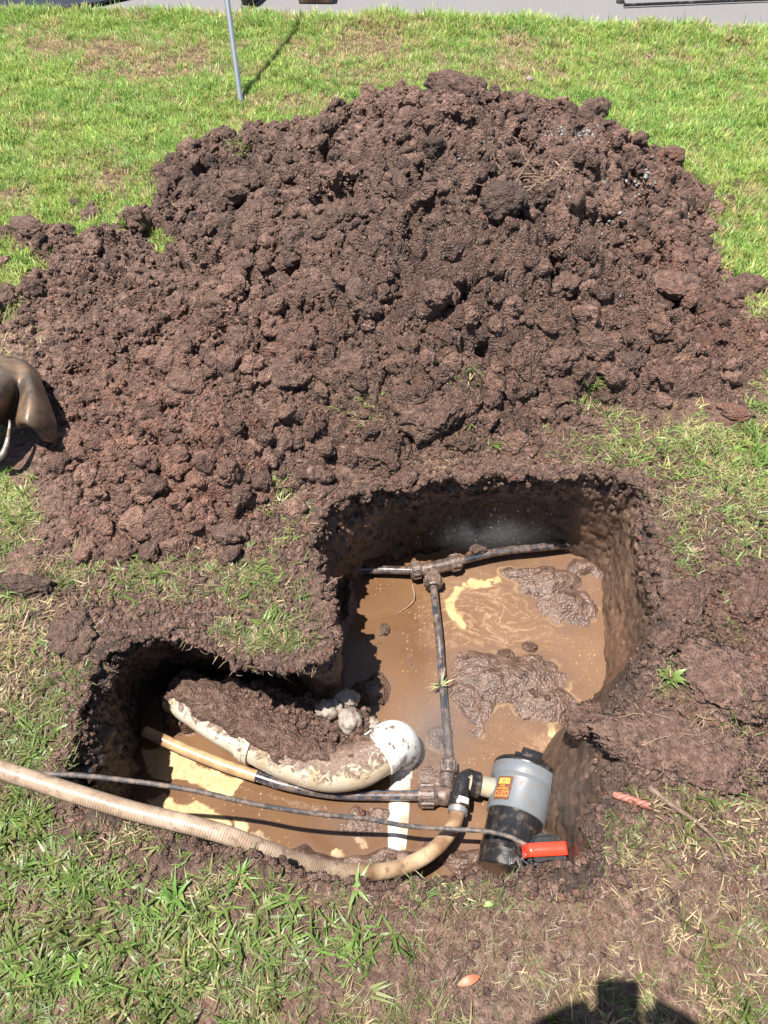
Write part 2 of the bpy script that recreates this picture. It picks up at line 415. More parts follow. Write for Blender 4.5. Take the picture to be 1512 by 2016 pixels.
def ground_h(X, Y):
    far = sstep(1.5, 2.6, Y)
    h = (fbm(X, Y, .5, 3, 3) - .5) * .035 + (fbm(X, Y, .08, 3, 8) - .5) * .014
    b, _ = worley(X + .01 * fbm(X, Y, .03, 2, 4), Y, .022, 31); b2, _ = worley(X, Y, .009, 37)
    det = (b * .007 + b2 * .003 + (fbm(X, Y, .012, 3, 6) - .5) * .004) * (1 - .6 * far)
    h = h * (1 - .4 * far) + det * mudamt(X, Y) + (1 - mudamt(X, Y)) * .3 * det
    dr = segdist(RIMP, X, Y) if X.size < 900000 else 1
    rt = np.exp(-(((X - .86) / .30) ** 2 + ((Y - .72) / .34) ** 2) ** 1.6)
    c1, _ = worley(X + .03 * fbm(X, Y, .05, 3, 41), Y + .03 * fbm(X, Y, .05, 3, 42), .085, 43, .35, 1); c2, _ = worley(X, Y, .04, 45, .4, 1)
    return h + .004 * np.exp(-(dr / .05) ** 2) + rt * (c1 * .035 + c2 * .018 + (fbm(X, Y, .03, 4, 46, .6) - .5) * .03)
def blob(X, Y, px, py, r, z=0):
    x, y = xy(px, py, z); return np.exp(-((X - x) ** 2 + (Y - y) ** 2) / (r * r))
def mudamt(X, Y):
    return np.clip(sstep(.55, .1, np.hypot(X - .1, (Y - .85) * 1.1) - .45) + .3, 0, 1)

# lawn edge of the path
def edge_y(X): return 4.50 - .075 * X + .02 * np.sin(X * 3.1) + .015 * np.sin(X * 9 + 1)

# ground sheet
def axis(a, b, da, far_list):
    core = np.arange(a, b, da); return core
xs = np.concatenate([[-60, -30, -15, -8, -5], np.arange(-3.2, -.86, .02), np.arange(-.86, .98, .0046), np.arange(.98, 3.3, .02), [5, 8, 15, 30, 60]])
ys = np.concatenate([[-60, -30, -12, -5, -2.5, -1.5, -1], np.arange(-.7, -.02, .02), np.arange(-.02, 1.5, .0044), np.arange(1.5, 5.0, .014), [5.5, 8, 15, 30, 60]])
X, Y = np.meshgrid(xs, ys, indexing='ij')
Z = ground_h(X, Y)
Z = np.where(Y > edge_y(X) + .02, -.045, Z)
V = np.stack([X, Y, Z], -1).reshape(-1, 3); F = gridfaces(len(xs), len(ys))
cx = V[F].mean(1)
near = (np.abs(cx[:, 0]) < 1.2) & (cx[:, 1] < 1.6) & (cx[:, 1] > 0)
sd = np.full(len(F), 1.0); sd[near] = sdf(RIMP, cx[near, 0], cx[near, 1])
F = F[sd > .006]
wetm = np.clip(blob(X, Y, 1350, 1200, .25) + blob(X, Y, 800, 940, .22) + blob(X, Y, 1150, 1000, .35) * .9 + .5 * blob(X, Y, 700, 1800, .3) + blob(X, Y, 1350, 950, .2), 0, 1)
redm = np.clip(fbm(X, Y, .3, 3, 50) * 1.6 - .7, 0, 1) * .7
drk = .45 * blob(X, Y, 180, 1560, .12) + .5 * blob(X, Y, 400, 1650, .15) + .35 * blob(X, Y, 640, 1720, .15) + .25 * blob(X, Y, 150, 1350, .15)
lawnd = 0 * X
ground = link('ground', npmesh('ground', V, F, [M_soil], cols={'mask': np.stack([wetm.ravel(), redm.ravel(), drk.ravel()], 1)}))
tag(ground, 'dark brown soil of the lawn', 'ground', kind='structure')
_gx, _gy, _gz = xs, ys, Z
def sample(gx, gy, gz, x, y):
    i = np.clip(np.searchsorted(gx, x) - 1, 0, len(gx) - 2); j = np.clip(np.searchsorted(gy, y) - 1, 0, len(gy) - 2)
    u = (x - gx[i]) / (gx[i + 1] - gx[i]); v = (y - gy[j]) / (gy[j + 1] - gy[j])
    return (gz[i, j] * (1 - u) + gz[i + 1, j] * u) * (1 - v) + (gz[i, j + 1] * (1 - u) + gz[i + 1, j + 1] * u) * v

# pit wall: a loft from the rim to the floor edge
def pit_wall():
    nrow = 84
    P = RIM[:, :2]; T = np.roll(P, -1, 0) - np.roll(P, 1, 0); T /= np.linalg.norm(T, axis=1)[:, None]
    area = np.sum(P[:, 0] * np.roll(P[:, 1], -1) - np.roll(P[:, 0], -1) * P[:, 1])
    Nn = np.stack([-T[:, 1], T[:, 0]], 1) * (1 if area > 0 else -1)         # inward
    k = np.hanning(41); k /= k.sum()
    Ns = np.stack([np.convolve(np.concatenate([Nn[-20:, q], Nn[:, q], Nn[:20, q]]), k, 'valid') for q in (0, 1)], 1)
    Ns /= np.linalg.norm(Ns, axis=1)[:, None] + 1e-9
    arc = np.arange(NR) / NR * 4.1
    ins = RIM[:, 2]
    # rows: outside skirt then lip then down
    off = np.concatenate([[-.034, -.022, -.013, -.006, -.001], np.zeros(nrow - 5)])
    tt = np.concatenate([[0, 0, 0, 0, 0], np.linspace(0, 1, nrow - 5) ** 1.05])
    Aa, Tt = np.meshgrid(arc, tt, indexing='ij'); zz = -.46 * Tt
    wrap = lambda f: f(Aa) * sstep(0, .3, Aa) + f(Aa + 4.1) * (1 - sstep(0, .3, Aa))
    n1 = wrap(lambda A: fbm(A, zz, .16, 4, 61)) - .5; n2 = wrap(lambda A: fbm(A, zz * .8, .035, 4, 66)) - .5
    bb, _ = worley(Aa, zz, .03, 71); b2, _ = worley(Aa, zz, .012, 73)
    prof = np.where(ins[:, None] >= 0, Tt ** .75, np.sin(np.clip(Tt * 1.9, 0, 1) * math.pi / 2) * (1 + .2 * Tt))
    disp = n1 * .05 + n2 * .028 + (wrap(lambda A: fbm(A, zz, .012, 3, 68)) - .5) * .008 + bb * .010 + b2 * .005
    strength = sstep(-.01, .12, Tt + .02) * (1 - .45 * sstep(.2, .4, P[:, 0, None]))
    rag = (fbm(Aa, Aa * 0, .07, 4, 80, .6) - .5) * .055 + (fbm(Aa, zz, .018, 3, 81) - .5) * .03 + (worley(Aa, zz, .05, 83)[0] - .3) * .022
    lip = .002
    D = off[None, :] * (1 + .5 * rag * 30) + ins[:, None] * prof + disp * strength + (rag + lip) * np.exp(-(Tt / .25) ** 2) * (off[None, :] > -.02)
    Xw = P[:, 0, None] + Ns[:, 0, None] * D; Yw = P[:, 1, None] + Ns[:, 1, None] * D
    gz = sample(_gx, _gy, _gz, Xw, Yw)
    zl = np.array([-.02, -.002, .001, .001, -.001])[None, :]
    Zw = zz.copy(); rz_ = (fbm(Aa[:, :1], Aa[:, :1] * 0, .06, 4, 85, .6) - .45) * .03; Zw[:, :5] = gz[:, :5] + zl + (b2[:, :5] - .3) * .007 + rz_ * np.array([0, .5, .8, 1, 1]); Zw[:, 5:] += gz[:, 5:6] + rz_ * np.exp(-(Tt[:, 5:] / .15) ** 2) + .001 + (bb[:, 5:] - .3) * .012 * np.exp(-(Tt[:, 5:] / .3) ** 2)
    V = np.stack([Xw, Yw, Zw], -1).reshape(-1, 3)
    F = gridfaces(NR, nrow, True); mi = ((np.arange(len(F)) % (nrow - 1)) > 11 + (6 * h2(np.arange(len(F)) // (nrow - 1) // 7, np.arange(len(F)) * 0, 5))).astype(int)
    if area > 0: F = F[:, ::-1]
    ax = Xw; ay = Yw
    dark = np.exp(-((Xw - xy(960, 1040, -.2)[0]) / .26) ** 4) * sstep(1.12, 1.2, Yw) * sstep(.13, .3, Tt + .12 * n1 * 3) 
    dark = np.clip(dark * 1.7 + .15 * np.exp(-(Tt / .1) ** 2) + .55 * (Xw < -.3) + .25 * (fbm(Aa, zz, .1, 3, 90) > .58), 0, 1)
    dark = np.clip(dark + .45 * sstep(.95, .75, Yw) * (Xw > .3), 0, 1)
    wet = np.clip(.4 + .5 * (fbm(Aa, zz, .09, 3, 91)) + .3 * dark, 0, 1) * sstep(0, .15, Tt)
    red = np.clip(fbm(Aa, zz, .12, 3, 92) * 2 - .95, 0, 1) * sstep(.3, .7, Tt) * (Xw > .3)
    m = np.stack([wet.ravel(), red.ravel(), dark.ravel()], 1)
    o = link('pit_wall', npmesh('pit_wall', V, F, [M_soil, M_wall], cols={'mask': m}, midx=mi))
    tag(o, 'cut brown earth sides of the dug pit', 'pit', kind='structure')
    return Xw, Yw, Zw, Ns
WX, WY, WZZ, WN = pit_wall()

# pit floor with banks and islands of mud
fx = np.arange(-.82, .86, .0045); fy = np.arange(.22, 1.42, .0045)
X, Y = np.meshgrid(fx, fy, indexing='ij')
wx = X + (fbm(X, Y, .06, 3, 101) - .5) * .05; wy = Y + (fbm(X, Y, .06, 3, 102) - .5) * .05
def isl(px, py, rx, ry, top, z=WZ, p=2.0, rot=0):
    x, y = xy(px, py, z); s = pxlen(px, py, z); dx, dy = wx - x, wy - y
    c_, s_ = math.cos(rot), math.sin(rot); dx, dy = dx * c_ + dy * s_, -dx * s_ + dy * c_
    d = (dx / (rx * s)) ** 2 + (dy / (ry * s)) ** 2
    return (top + .035) * np.exp(-d ** (p / 2) * .7) - .035
H = np.full(X.shape, -.035)
for a in [(1085, 1150, 75, 42, .026), (1115, 1195, 66, 44, .024), (1150, 1120, 40, 30, .02), (1000, 1335, 118, 58, .026), (1070, 1385, 76, 44, .020), (930, 1375, 46, 66, .018), (960, 1310, 70, 34, .018), (930, 1440, 40, 34, .004),
          (1030, 1130, 50, 24, .018), (688, 1170, 22, 60, .03), (683, 1230, 15, 40, .022), (730, 1362, 34, 38, .028), (757, 1242, 11, 13, .014), (808, 1300, 6, 15, .008),
          (712, 1258, 9, 6, .006), (1160, 1190, 26, 40, .012), (700, 1620, 80, 34, .010), (830, 1690, 160, 24, .03), (640, 1600, 26, 16, .008), (590, 1690, 130, 20, .03), (860, 1540, 60, 50, .008),
          (500, 1640, 40, 14, .004), (1060, 1665, 70, 30, .05), (870, 1450, 34, 60, .004), (300, 1330, 70, 28, .03), (760, 1600, 60, 24, .006)]:
    H = np.maximum(H, isl(*a))
# ledge of clumpy soil behind the big pipe
led = [xy(p, q, -.27) for p, q in [(320, 1395), (335, 1335), (420, 1320), (540, 1330), (640, 1370), (720, 1390), (760, 1440), (735, 1490), (640, 1490), (520, 1450), (420, 1420)]]
dl = sdf(led, wx, wy)
bL, _ = worley(wx, wy, .045, 111); bS, _ = worley(X, Y, .017, 113); bT, _ = worley(X, Y, .008, 115)
ledge = np.interp(-dl, [-.02, .0, .035, .08], [-.04, .03, .085, .10]) + bL * .02
H = np.maximum(H, ledge)
H += (bS * .010 + bT * .003 - .004) * sstep(.01, .04, H) + bT * .002 * sstep(-.01, .01, H) + (fbm(X, Y, .05, 5, 120, .62) - .5) * .022 * sstep(-.034, -.01, H)
mk = np.clip(sstep(.02, .07, H) * .35, 0, 1)
V = np.stack([X, Y, H + WZ], -1).reshape(-1, 3)
pf = link('pit_floor', npmesh('pit_floor', V, gridfaces(len(fx), len(fy)), [M_mud, M_soil], midx=(H.ravel()[gridfaces(len(fx), len(fy))].mean(1) > .034).astype(int), cols={'mask': np.stack([1.7 - mk.ravel() * 3.6, mk.ravel() * 0, mk.ravel()], 1)}))
tag(pf, 'wet mud banks on the bottom of the pit', 'mud', kind='structure')
FH = H + WZ
def floor_z(x, y): return float(sample(fx, fy, FH, np.array([x]), np.array([y]))[0])

# muddy water
wxs = np.arange(-.82, .86, .0028); wys = np.arange(.22, 1.42, .0028)
X, Y = np.meshgrid(wxs, wys, indexing='ij')
q1 = fbm(X, Y, .05, 3, 130) - .5; q2 = fbm(X, Y, .05, 3, 131) - .5
px_, py_ = X + q1 * .03, Y + q2 * .03
def zs(pts, sc, ox, oy): return [xy(ox + a / sc, oy + b / sc, WZ) for a, b in pts]
foam = np.zeros(X.shape)
for pts in ([(560, 440), (640, 430), (720, 480), (830, 520), (975, 575), (930, 612), (850, 625), (780, 575), (690, 565), (640, 590), (590, 560)],
            [(570, 655), (640, 625), (690, 655), (780, 658), (860, 710), (905, 745), (860, 775), (780, 740), (660, 700)],
            [(905, 722), (945, 720), (960, 745), (958, 785), (915, 775)], [(985, 775), (1015, 768), (1050, 800), (1040, 830), (990, 800)],
            [(1295, 845), (1330, 838), (1340, 870), (1300, 878)], [(1380, 775), (1410, 770), (1440, 820), (1400, 815)]):
    foam = np.maximum(foam, sstep(.003, -.001, sdf(zs(pts, 1.989, 0, 1250), px_, py_) + (fbm(X, Y, .014, 3, 132) - .5) * .014))
def stroke(pts, w, sc=2.016, ox=600, oy=900, soft=.004, U=px_, Vv=py_):
    return sstep(w + soft, w - soft * .5, segdist(zs(pts, sc, ox, oy), U, Vv, False))
foam = np.maximum(foam, stroke([(760, 485), (690, 500), (610, 520), (575, 570), (590, 630), (625, 665)], .011) * sstep(.35, .5, fbm(X, Y, .02, 3, 140) + .1))
foam = np.maximum(foam, stroke([(930, 955), (950, 1010), (975, 1090)], .010))
foam = np.maximum(foam, stroke([(20, 0), (60, 60), (100, 140), (155, 220), (165, 320), (170, 420)], .0028, 2.52, 1040, 1380))
foam = np.maximum(foam, .9 * stroke([(990, 440), (1010, 490), (1070, 510)], .004))
foam = np.maximum(foam, .75 * stroke([(540, 250), (530, 340), (500, 430), (490, 520), (480, 600)], .006, 1.989, 0, 1250) * sstep(.4, .6, fbm(X, Y, .03, 3, 141)))
# swirl of cream lines
sx, sy = xy(600 + 745 / 2.016, 900 + 640 / 2.016, WZ); dx, dy = X - sx, (Y - sy) * 1.35; rr = np.hypot(dx, dy)
an = np.arctan2(dy, dx) + 2.6 * np.exp(-rr / .07); ux = rr * np.cos(an) + q1 * .035; uy = rr * np.sin(an) + q2 * .035
rid = 1 - np.abs(fbm(ux * 1.0, uy * 3.2, .045, 4, 150) - .5) * 14
sw = np.clip(rid, 0, 1) * np.exp(-(rr / .19) ** 4) * .85
sx2, sy2 = xy(1080, 1500, WZ); r2 = np.hypot(X - sx2, (Y - sy2) * .6)
rid2 = 1 - np.abs(fbm(X + q1 * .06, (Y + q2 * .06) * .8, .03, 4, 155) - .5) * 12
sw = np.maximum(sw, np.clip(rid2, 0, 1) * np.exp(-(r2 / .07) ** 4) * .55)
rid3 = 1 - np.abs(fbm(X * .5 + q1 * .03, Y * .35 + q2 * .04, .06, 3, 157) - .5) * 30
dkl = np.clip(rid3, 0, 1) * .28 * blob(X, Y, 760, 1280, .22, WZ)
# cream rims where mud breaks the surface
fh = sample(fx, fy, FH, X, Y) - WZ
edge = np.exp(-((fh + .0035) / .0022) ** 2) * sstep(.50, .62, fbm(X, Y, .05, 3, 160)) * (X > .1) * (Y > .6)
foam = np.maximum(foam, edge * .9)
shal = sstep(-.030, -.001, fh + (fbm(X, Y, .03, 3, 172) - .5) * .02) * .9
foam = np.clip(foam * (1 - .22 * sstep(.35, .7, fbm(X, Y, .03, 3, 173)) - .25 * sstep(.5, .8, fbm(X, Y, .006, 2, 170))), 0, 1)
pale = np.clip(sstep(.08, .2, X + q1 * .1) * (.55 + .9 * (fbm(X + q2 * .2, Y, .08, 4, 180) - .3)) + .8 * blob(X, Y, 830, 1440, .12, WZ) , 0, 1)
specks = sstep(.90, .95, vn(X / .0036, Y / .0036, 190)) * sstep(.5, .7, fbm(X, Y, .09, 3, 191) + .06 * (X > .05))
foam = np.maximum(foam, .55 * specks)
V = np.stack([X, Y, np.full(X.shape, WZ) + (fbm(X, Y, .05, 2, 171) - .5) * .0012], -1).reshape(-1, 3)
F = gridfaces(len(wxs), len(wys)); cx = V[F].mean(1); F = F[sdf(RIMP, cx[:, 0], cx[:, 1]) < .16]
wa = link('muddy_water', npmesh('muddy_water', V, F, [M_water], cols={'foam': np.stack([foam.ravel(), sw.ravel(), (np.maximum(shal, dkl)).ravel()], 1), 'pale': pale.ravel()}))
tag(wa, 'brown muddy water pooled in the pit with cream scum', 'water', kind='structure')

# ---------------------------------------------------------------- soil heap
HP = [  # silhouette / interior control: px, py, height
    (100, 520, .05), (40, 600, .05), (200, 480, .06), (60, 490, .03), (300, 440, .08), (20, 560, .025), (640, 955, .035), (760, 925, .035), (900, 905, .03), (1040, 890, .025), (180, 1130, .035), (300, 1150, .025), (450, 1140, .02), (400, 1100, .035), (520, 1050, .035), (600, 1000, .035),
    (405, 282, .11), (480, 272, .13), (560, 258, .17), (700, 205, .30), (790, 212, .33), (890, 190, .385), (1000, 222, .35), (1085, 238, .28), (1170, 242, .22),
    (1240, 292, .16), (1320, 322, .10), (1385, 370, .05), (300, 360, .05), (350, 322, .07),
    (600, 330, .22), (760, 330, .33), (900, 330, .38), (1050, 350, .33), (1200, 380, .20), (1330, 430, .09), (450, 380, .13), (330, 430, .08),
    (500, 500, .15), (700, 480, .26), (900, 480, .30), (1080, 500, .24), (1250, 520, .14), (1400, 520, .05), (300, 560, .08), (150, 560, .05), (60, 620, .03),
    (200, 700, .08), (400, 680, .14), (600, 650, .18), (800, 640, .20), (1000, 650, .17), (1200, 660, .11), (1400, 660, .06), (1500, 680, .04),
    (200, 850, .08), (400, 820, .12), (600, 790, .12), (800, 770, .12), (1000, 760, .09), (1200, 760, .06), (1400, 760, .045),
    (150, 980, .05), (300, 980, .08), (450, 960, .08), (600, 890, .06), (750, 870, .06), (900, 850, .05), (1050, 840, .035), (1280, 800, .025),
    (120, 1090, .02), (300, 1080, .025), (450, 1060, .02), (560, 985, .03), (700, 925, .02), (850, 910, .015), (1000, 895, .012), (1150, 830, .015), (1470, 800, .02)]
HZ = [  # ground-level points just outside the heap
    (-20, 440), (120, 425), (230, 405), (260, 360), (1450, 440), (1470, 530), (1560, 600), (0, 560), (-60, 700), (-40, 900), (20, 1000), (40, 1100), (80, 1180), (220, 1180), (400, 1165),
    (590, 1100), (640, 1010), (760, 965), (900, 952), (1050, 935), (1180, 890), (1300, 850), (1420, 830), (1540, 790), (1600, 700), (-100, 640), (60, 520)]
cp = [(*xy(a, b, h), h) for a, b, h in HP] + [(*xy(a, b), -.012) for a, b in HZ]
for x, y in [(-1.25, 3.0), (-.9, 3.2), (-.4, 3.35), (0, 3.55), (.4, 3.55), (.8, 3.35), (1.15, 3.1), (1.5, 2.8), (1.75, 2.4), (-1.5, 2.6), (1.9, 2.0)]: cp.append((x, y, -.03))
for x, y in [(-1.8, 3.6), (0, 4.2), (1.8, 3.9), (2.4, 2.5), (2.2, 1.2), (-1.9, 1.6), (.5, .4), (-.6, .5), (-1.5, .8), (1.4, .6)]: cp.append((x, y, -.12))
cp = np.array(cp)
def tps_fit(c, lam=2e-4):
    n = len(c); d = np.hypot(c[:, None, 0] - c[None, :, 0], c[:, None, 1] - c[None, :, 1])
    K = np.where(d > 0, d * d * np.log(d + 1e-12), 0) + lam * np.eye(n); Pm = np.hstack([np.ones((n, 1)), c[:, :2]])
    A = np.block([[K, Pm], [Pm.T, np.zeros((3, 3))]]); return np.linalg.solve(A, np.concatenate([c[:, 2], [0, 0, 0]]))
TW = tps_fit(cp)
def heap_smooth(X, Y):
    out = TW[-3] + TW[-2] * X + TW[-1] * Y
    for (x, y, _), w in zip(cp, TW[:-3]):
        d2 = (X - x) ** 2 + (Y - y) ** 2; out = out + w * .5 * d2 * np.log(d2 + 1e-12)
    return out
hx = np.arange(-1.75, 2.1, .0042); hy = np.arange(1.02, 3.65, .0044)
X, Y = np.meshgrid(hx, hy, indexing='ij')
hs = heap_smooth(X, Y)
w1 = (fbm(X, Y, .12, 3, 201) - .5) * .12; w2 = (fbm(X, Y, .12, 3, 202) - .5) * .12
clA, ida = worley(X + w1, Y + w2, .17, 211, .35, .95); clB, idb = worley(X + w1 * .5, Y + w2 * .5, .075, 213, .3, 1.0); clC, idc = worley(X + w1 * .15, Y + w2 * .15, .036, 215, .4, 1); clD, idd = worley(X, Y, .017, 217, .5, 1)
amp = sstep(-.01, .09, hs)
fineL = np.clip(blob(X, Y, 250, 800, .45, .1) * 1.2, 0, 1)                # left side is finer crumbs
sub = amp * (1 - .55 * fineL)
clE, _ = worley(X, Y, .0098, 218, .5, 1); rg = 1 - np.abs(fbm(X, Y, .09, 5, 224, .62) - .5) * 4
D = (clA * .050 * sub * (ida > .35) + clB * .034 * (.3 + .7 * sub) * (idb > .3) + clC * .019 * (1 - .45 * fineL) + clD * .011 + clE * .0055 + (fbm(X, Y, .35, 3, 220) - .5) * .05 * amp + (fbm(X, Y, .045, 5, 221, .65) - .5) * .045 * (.4 + .6 * sub) + rg * .010 * sub)
dip = sstep(.58, .72, fbm(X, Y, .11, 3, 231)) * .060 * sub + sstep(.58, .70, fbm(X, Y, .045, 3, 233)) * .024 * amp
hh = hs - .030 + (D - .030) * sstep(-.03, .02, hs) - dip
gy, gx = np.gradient(hs, hy, axis=1), np.gradient(hs, hx, axis=0)
k = .45
GX, GY = np.gradient(clA * .06 * sub + clB * .03 * sub, hx, axis=0), np.gradient(clA * .06 * sub + clB * .03 * sub, hy, axis=1)
GX = np.clip(GX, -1.5, 1.5); GY = np.clip(GY, -1.5, 1.5)
Xd = X - gx * D * k - GX * .006; Yd = Y - gy * D * k - GY * .010
g0 = sample(_gx, _gy, _gz, X, Y)
wet = np.clip(blob(X, Y, 1000, 780, .45, .1) + .7 * blob(X, Y, 850, 920, .3) + .45 * blob(X, Y, 1250, 620, .4, .1) + .45 * blob(X, Y, 900, 600, .5, .2) + .3 * fbm(X, Y, .2, 3, 222), 0, 1)
red = np.clip(.9 * blob(X, Y, 200, 1000, .35, .05) + .5 * blob(X, Y, 350, 760, .4, .1) + .8 * blob(X, Y, 1420, 640, .25, .05) + .7 * blob(X, Y, 1310, 330, .15, .1) + .6 * blob(X, Y, 1340, 530, .12, .08) + .25, 0, 1) * (.4 + .6 * ida)
dk = np.clip(.65 * blob(X, Y, 420, 350, .4, .12) + .45 * blob(X, Y, 800, 420, .35, .3) + .3 * (idb < .3), 0, 1) * .75
heapmask = np.stack([wet, red, dk], -1)
V = np.stack([Xd, Yd, hh], -1).reshape(-1, 3); F = gridfaces(len(hx), len(hy))
keep = ((hh > g0 - .03)).ravel()[F].any(1)
cxy = np.stack([X.ravel(), Y.ravel()], 1)[F].mean(1); nearr = cxy[:, 1] < 1.6; sdv = np.full(len(F), 1.0); sdv[nearr] = sdf(RIMP, cxy[nearr, 0], cxy[nearr, 1])
F = F[keep & (sdv > .015)]
used = np.zeros(len(V), bool); used[F] = True; rm = np.cumsum(used) - 1
heap = link('soil_heap', npmesh('soil_heap', V[used], rm[F], [M_soil], cols={'mask': heapmask.reshape(-1, 3)[used]}))
tag(heap, 'big heap of dug clumpy brown soil piled on the lawn behind the pit', 'dirt pile')
heapTop = np.where(hh > g0, hh, g0)
def surf(x, y):
    """height of the visible soil surface (heap or ground)"""
    x = np.asarray(x, float); y = np.asarray(y, float)
    g_ = sample(_gx, _gy, _gz, x, y); h_ = sample(hx, hy, hh, np.clip(x, hx[0], hx[-1]), np.clip(y, hy[0], hy[-1]))
    ok = (x > hx[0]) & (x < hx[-1]) & (y > hy[0]) & (y < hy[-1])
    return np.where(ok, np.maximum(g_, h_), g_)
def heap_over(x, y):
    g_ = sample(_gx, _gy, _gz, x, y); h_ = sample(hx, hy, hh, np.clip(x, hx[0], hx[-1]), np.clip(y, hy[0], hy[-1]))
    ok = (x > hx[0]) & (x < hx[-1]) & (y > hy[0]) & (y < hy[-1]); return np.where(ok, h_ - g_, -1)
def hit(px, py):
    """where the sight line of that photo pixel meets the soil"""
    a = (px - 756) / FPX; b = (1008 - py) / FPX; d = np.array([a, CP + b * SP, -SP + b * CP])
    t = np.linspace(.9, 6, 2600); P = np.outer(t, d) + np.array([0, 0, CAMZ])
    s = surf(P[:, 0], P[:, 1]); i = np.argmax(P[:, 2] < s); return Vector(P[i])

# ---------------------------------------------------------------- scatter on points with geometry nodes (uncountable stuff only)
def variants(name, meshes):
    c = bpy.data.collections.new(name)
    for i, me in enumerate(meshes):
        o = bpy.data.objects.new("%s_variant_%02d" % (name, i), me); c.objects.link(o)
    return c
def scatter(name, P, rot, scl, tone, coll, nvar, label, cat, mask=None):
    n = len(P); me = bpy.data.meshes.new(name); me.vertices.add(n); me.vertices.foreach_set('co', np.asarray(P, np.float32).ravel())
    a = me.attributes.new('rot', 'FLOAT_VECTOR', 'POINT'); a.data.foreach_set('vector', np.asarray(rot, np.float32).ravel())
    scl = np.asarray(scl, np.float32)
    if scl.ndim == 1: scl = np.stack([scl] * 3, 1)
    a = me.attributes.new('scl', 'FLOAT_VECTOR', 'POINT'); a.data.foreach_set('vector', scl.ravel())
    a = me.attributes.new('var', 'INT', 'POINT'); a.data.foreach_set('value', rng.integers(0, nvar, n).astype(np.int32))
    tone = np.asarray(tone, np.float32)
    if tone.ndim == 1: a = me.attributes.new('tone', 'FLOAT', 'POINT'); a.data.foreach_set('value', tone)
    else: a = me.attributes.new('tone', 'FLOAT_COLOR', 'POINT'); a.data.foreach_set('color', np.hstack([tone, np.ones((n, 1), np.float32)]).ravel())
    if mask is not None: a = me.attributes.new('mask', 'FLOAT_COLOR', 'POINT'); a.data.foreach_set('color', np.hstack([mask, np.ones((n, 1))]).astype(np.float32).ravel())
    o = link(name, me); tag(o, label, cat, kind='stuff')
    t = bpy.data.node_groups.new(name, 'GeometryNodeTree')
    t.interface.new_socket('Geometry', in_out='INPUT', socket_type='NodeSocketGeometry'); t.interface.new_socket('Geometry', in_out='OUTPUT', socket_type='NodeSocketGeometry')
    gi = t.nodes.new('NodeGroupInput'); go = t.nodes.new('NodeGroupOutput'); ip = t.nodes.new('GeometryNodeInstanceOnPoints'); ci = t.nodes.new('GeometryNodeCollectionInfo')
    ci.inputs[0].default_value = coll; ci.inputs['Separate Children'].default_value = True; ci.inputs['Reset Children'].default_value = True
    ip.inputs['Pick Instance'].default_value = True
    def na(nm, ty):
        q = t.nodes.new('GeometryNodeInputNamedAttribute'); q.data_type = ty; q.inputs[0].default_value = nm; return q.outputs[0]
    t.links.new(gi.outputs[0], ip.inputs['Points']); t.links.new(ci.outputs[0], ip.inputs['Instance'])
    t.links.new(na('var', 'INT'), ip.inputs['Instance Index']); t.links.new(na('scl', 'FLOAT_VECTOR'), ip.inputs['Scale'])
    e2r = t.nodes.new('FunctionNodeEulerToRotation'); t.links.new(na('rot', 'FLOAT_VECTOR'), e2r.inputs[0]); t.links.new(e2r.outputs[0], ip.inputs['Rotation'])
    t.links.new(ip.outputs[0], go.inputs[0])
    md = o.modifiers.new('scatter', 'NODES'); md.node_group = t
    return o

def blade_tuft(n, spread, L, wd, lean, seed, flat=0.0, seg=3):
    r = np.random.default_rng(seed); V = []; F = []; G = []
    for b in range(n):
        a = r.uniform(0, 2 * math.pi); d = spread * math.sqrt(r.uniform()); x0, y0 = d * math.cos(a), d * math.sin(a)
        l = L * r.uniform(.55, 1.15); w = wd * r.uniform(.7, 1.2); az = r.uniform(0, 2 * math.pi); th = r.uniform(.15, 1) * lean + flat
        bend = r.uniform(.1, .9) * .9; p = np.array([x0, y0, -.003]); tw = r.uniform(-.5, .5); base = len(V); rnd = r.uniform(); rh = r.uniform()
        for s in range(seg + 1):
            f = s / seg; ww = w * (1 - f ** 1.8) * .5 + (.0001)
            side = np.array([-math.sin(az + tw), math.cos(az + tw), 0]) * ww
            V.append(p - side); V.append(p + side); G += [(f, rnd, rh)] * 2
            t_ = min(th + bend * f, 1.62); p = p + l / seg * np.array([math.sin(t_) * math.cos(az), math.sin(t_) * math.sin(az), math.cos(t_)])
        for s in range(seg): F.append((base + 2 * s, base + 2 * s + 1, base + 2 * s + 3, base + 2 * s + 2))
    return npmesh('tuft', V, F, [M_blade], cols={'grad': np.array(G)})
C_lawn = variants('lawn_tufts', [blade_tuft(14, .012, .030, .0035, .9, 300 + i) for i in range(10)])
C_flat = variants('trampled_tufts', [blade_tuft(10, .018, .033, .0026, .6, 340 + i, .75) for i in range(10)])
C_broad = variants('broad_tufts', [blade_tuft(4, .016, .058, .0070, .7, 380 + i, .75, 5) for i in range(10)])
C_straw = variants('straw_bits', [blade_tuft(7, .022, .022, .0015, .1, 420 + i, 1.35, 2) for i in range(8)])

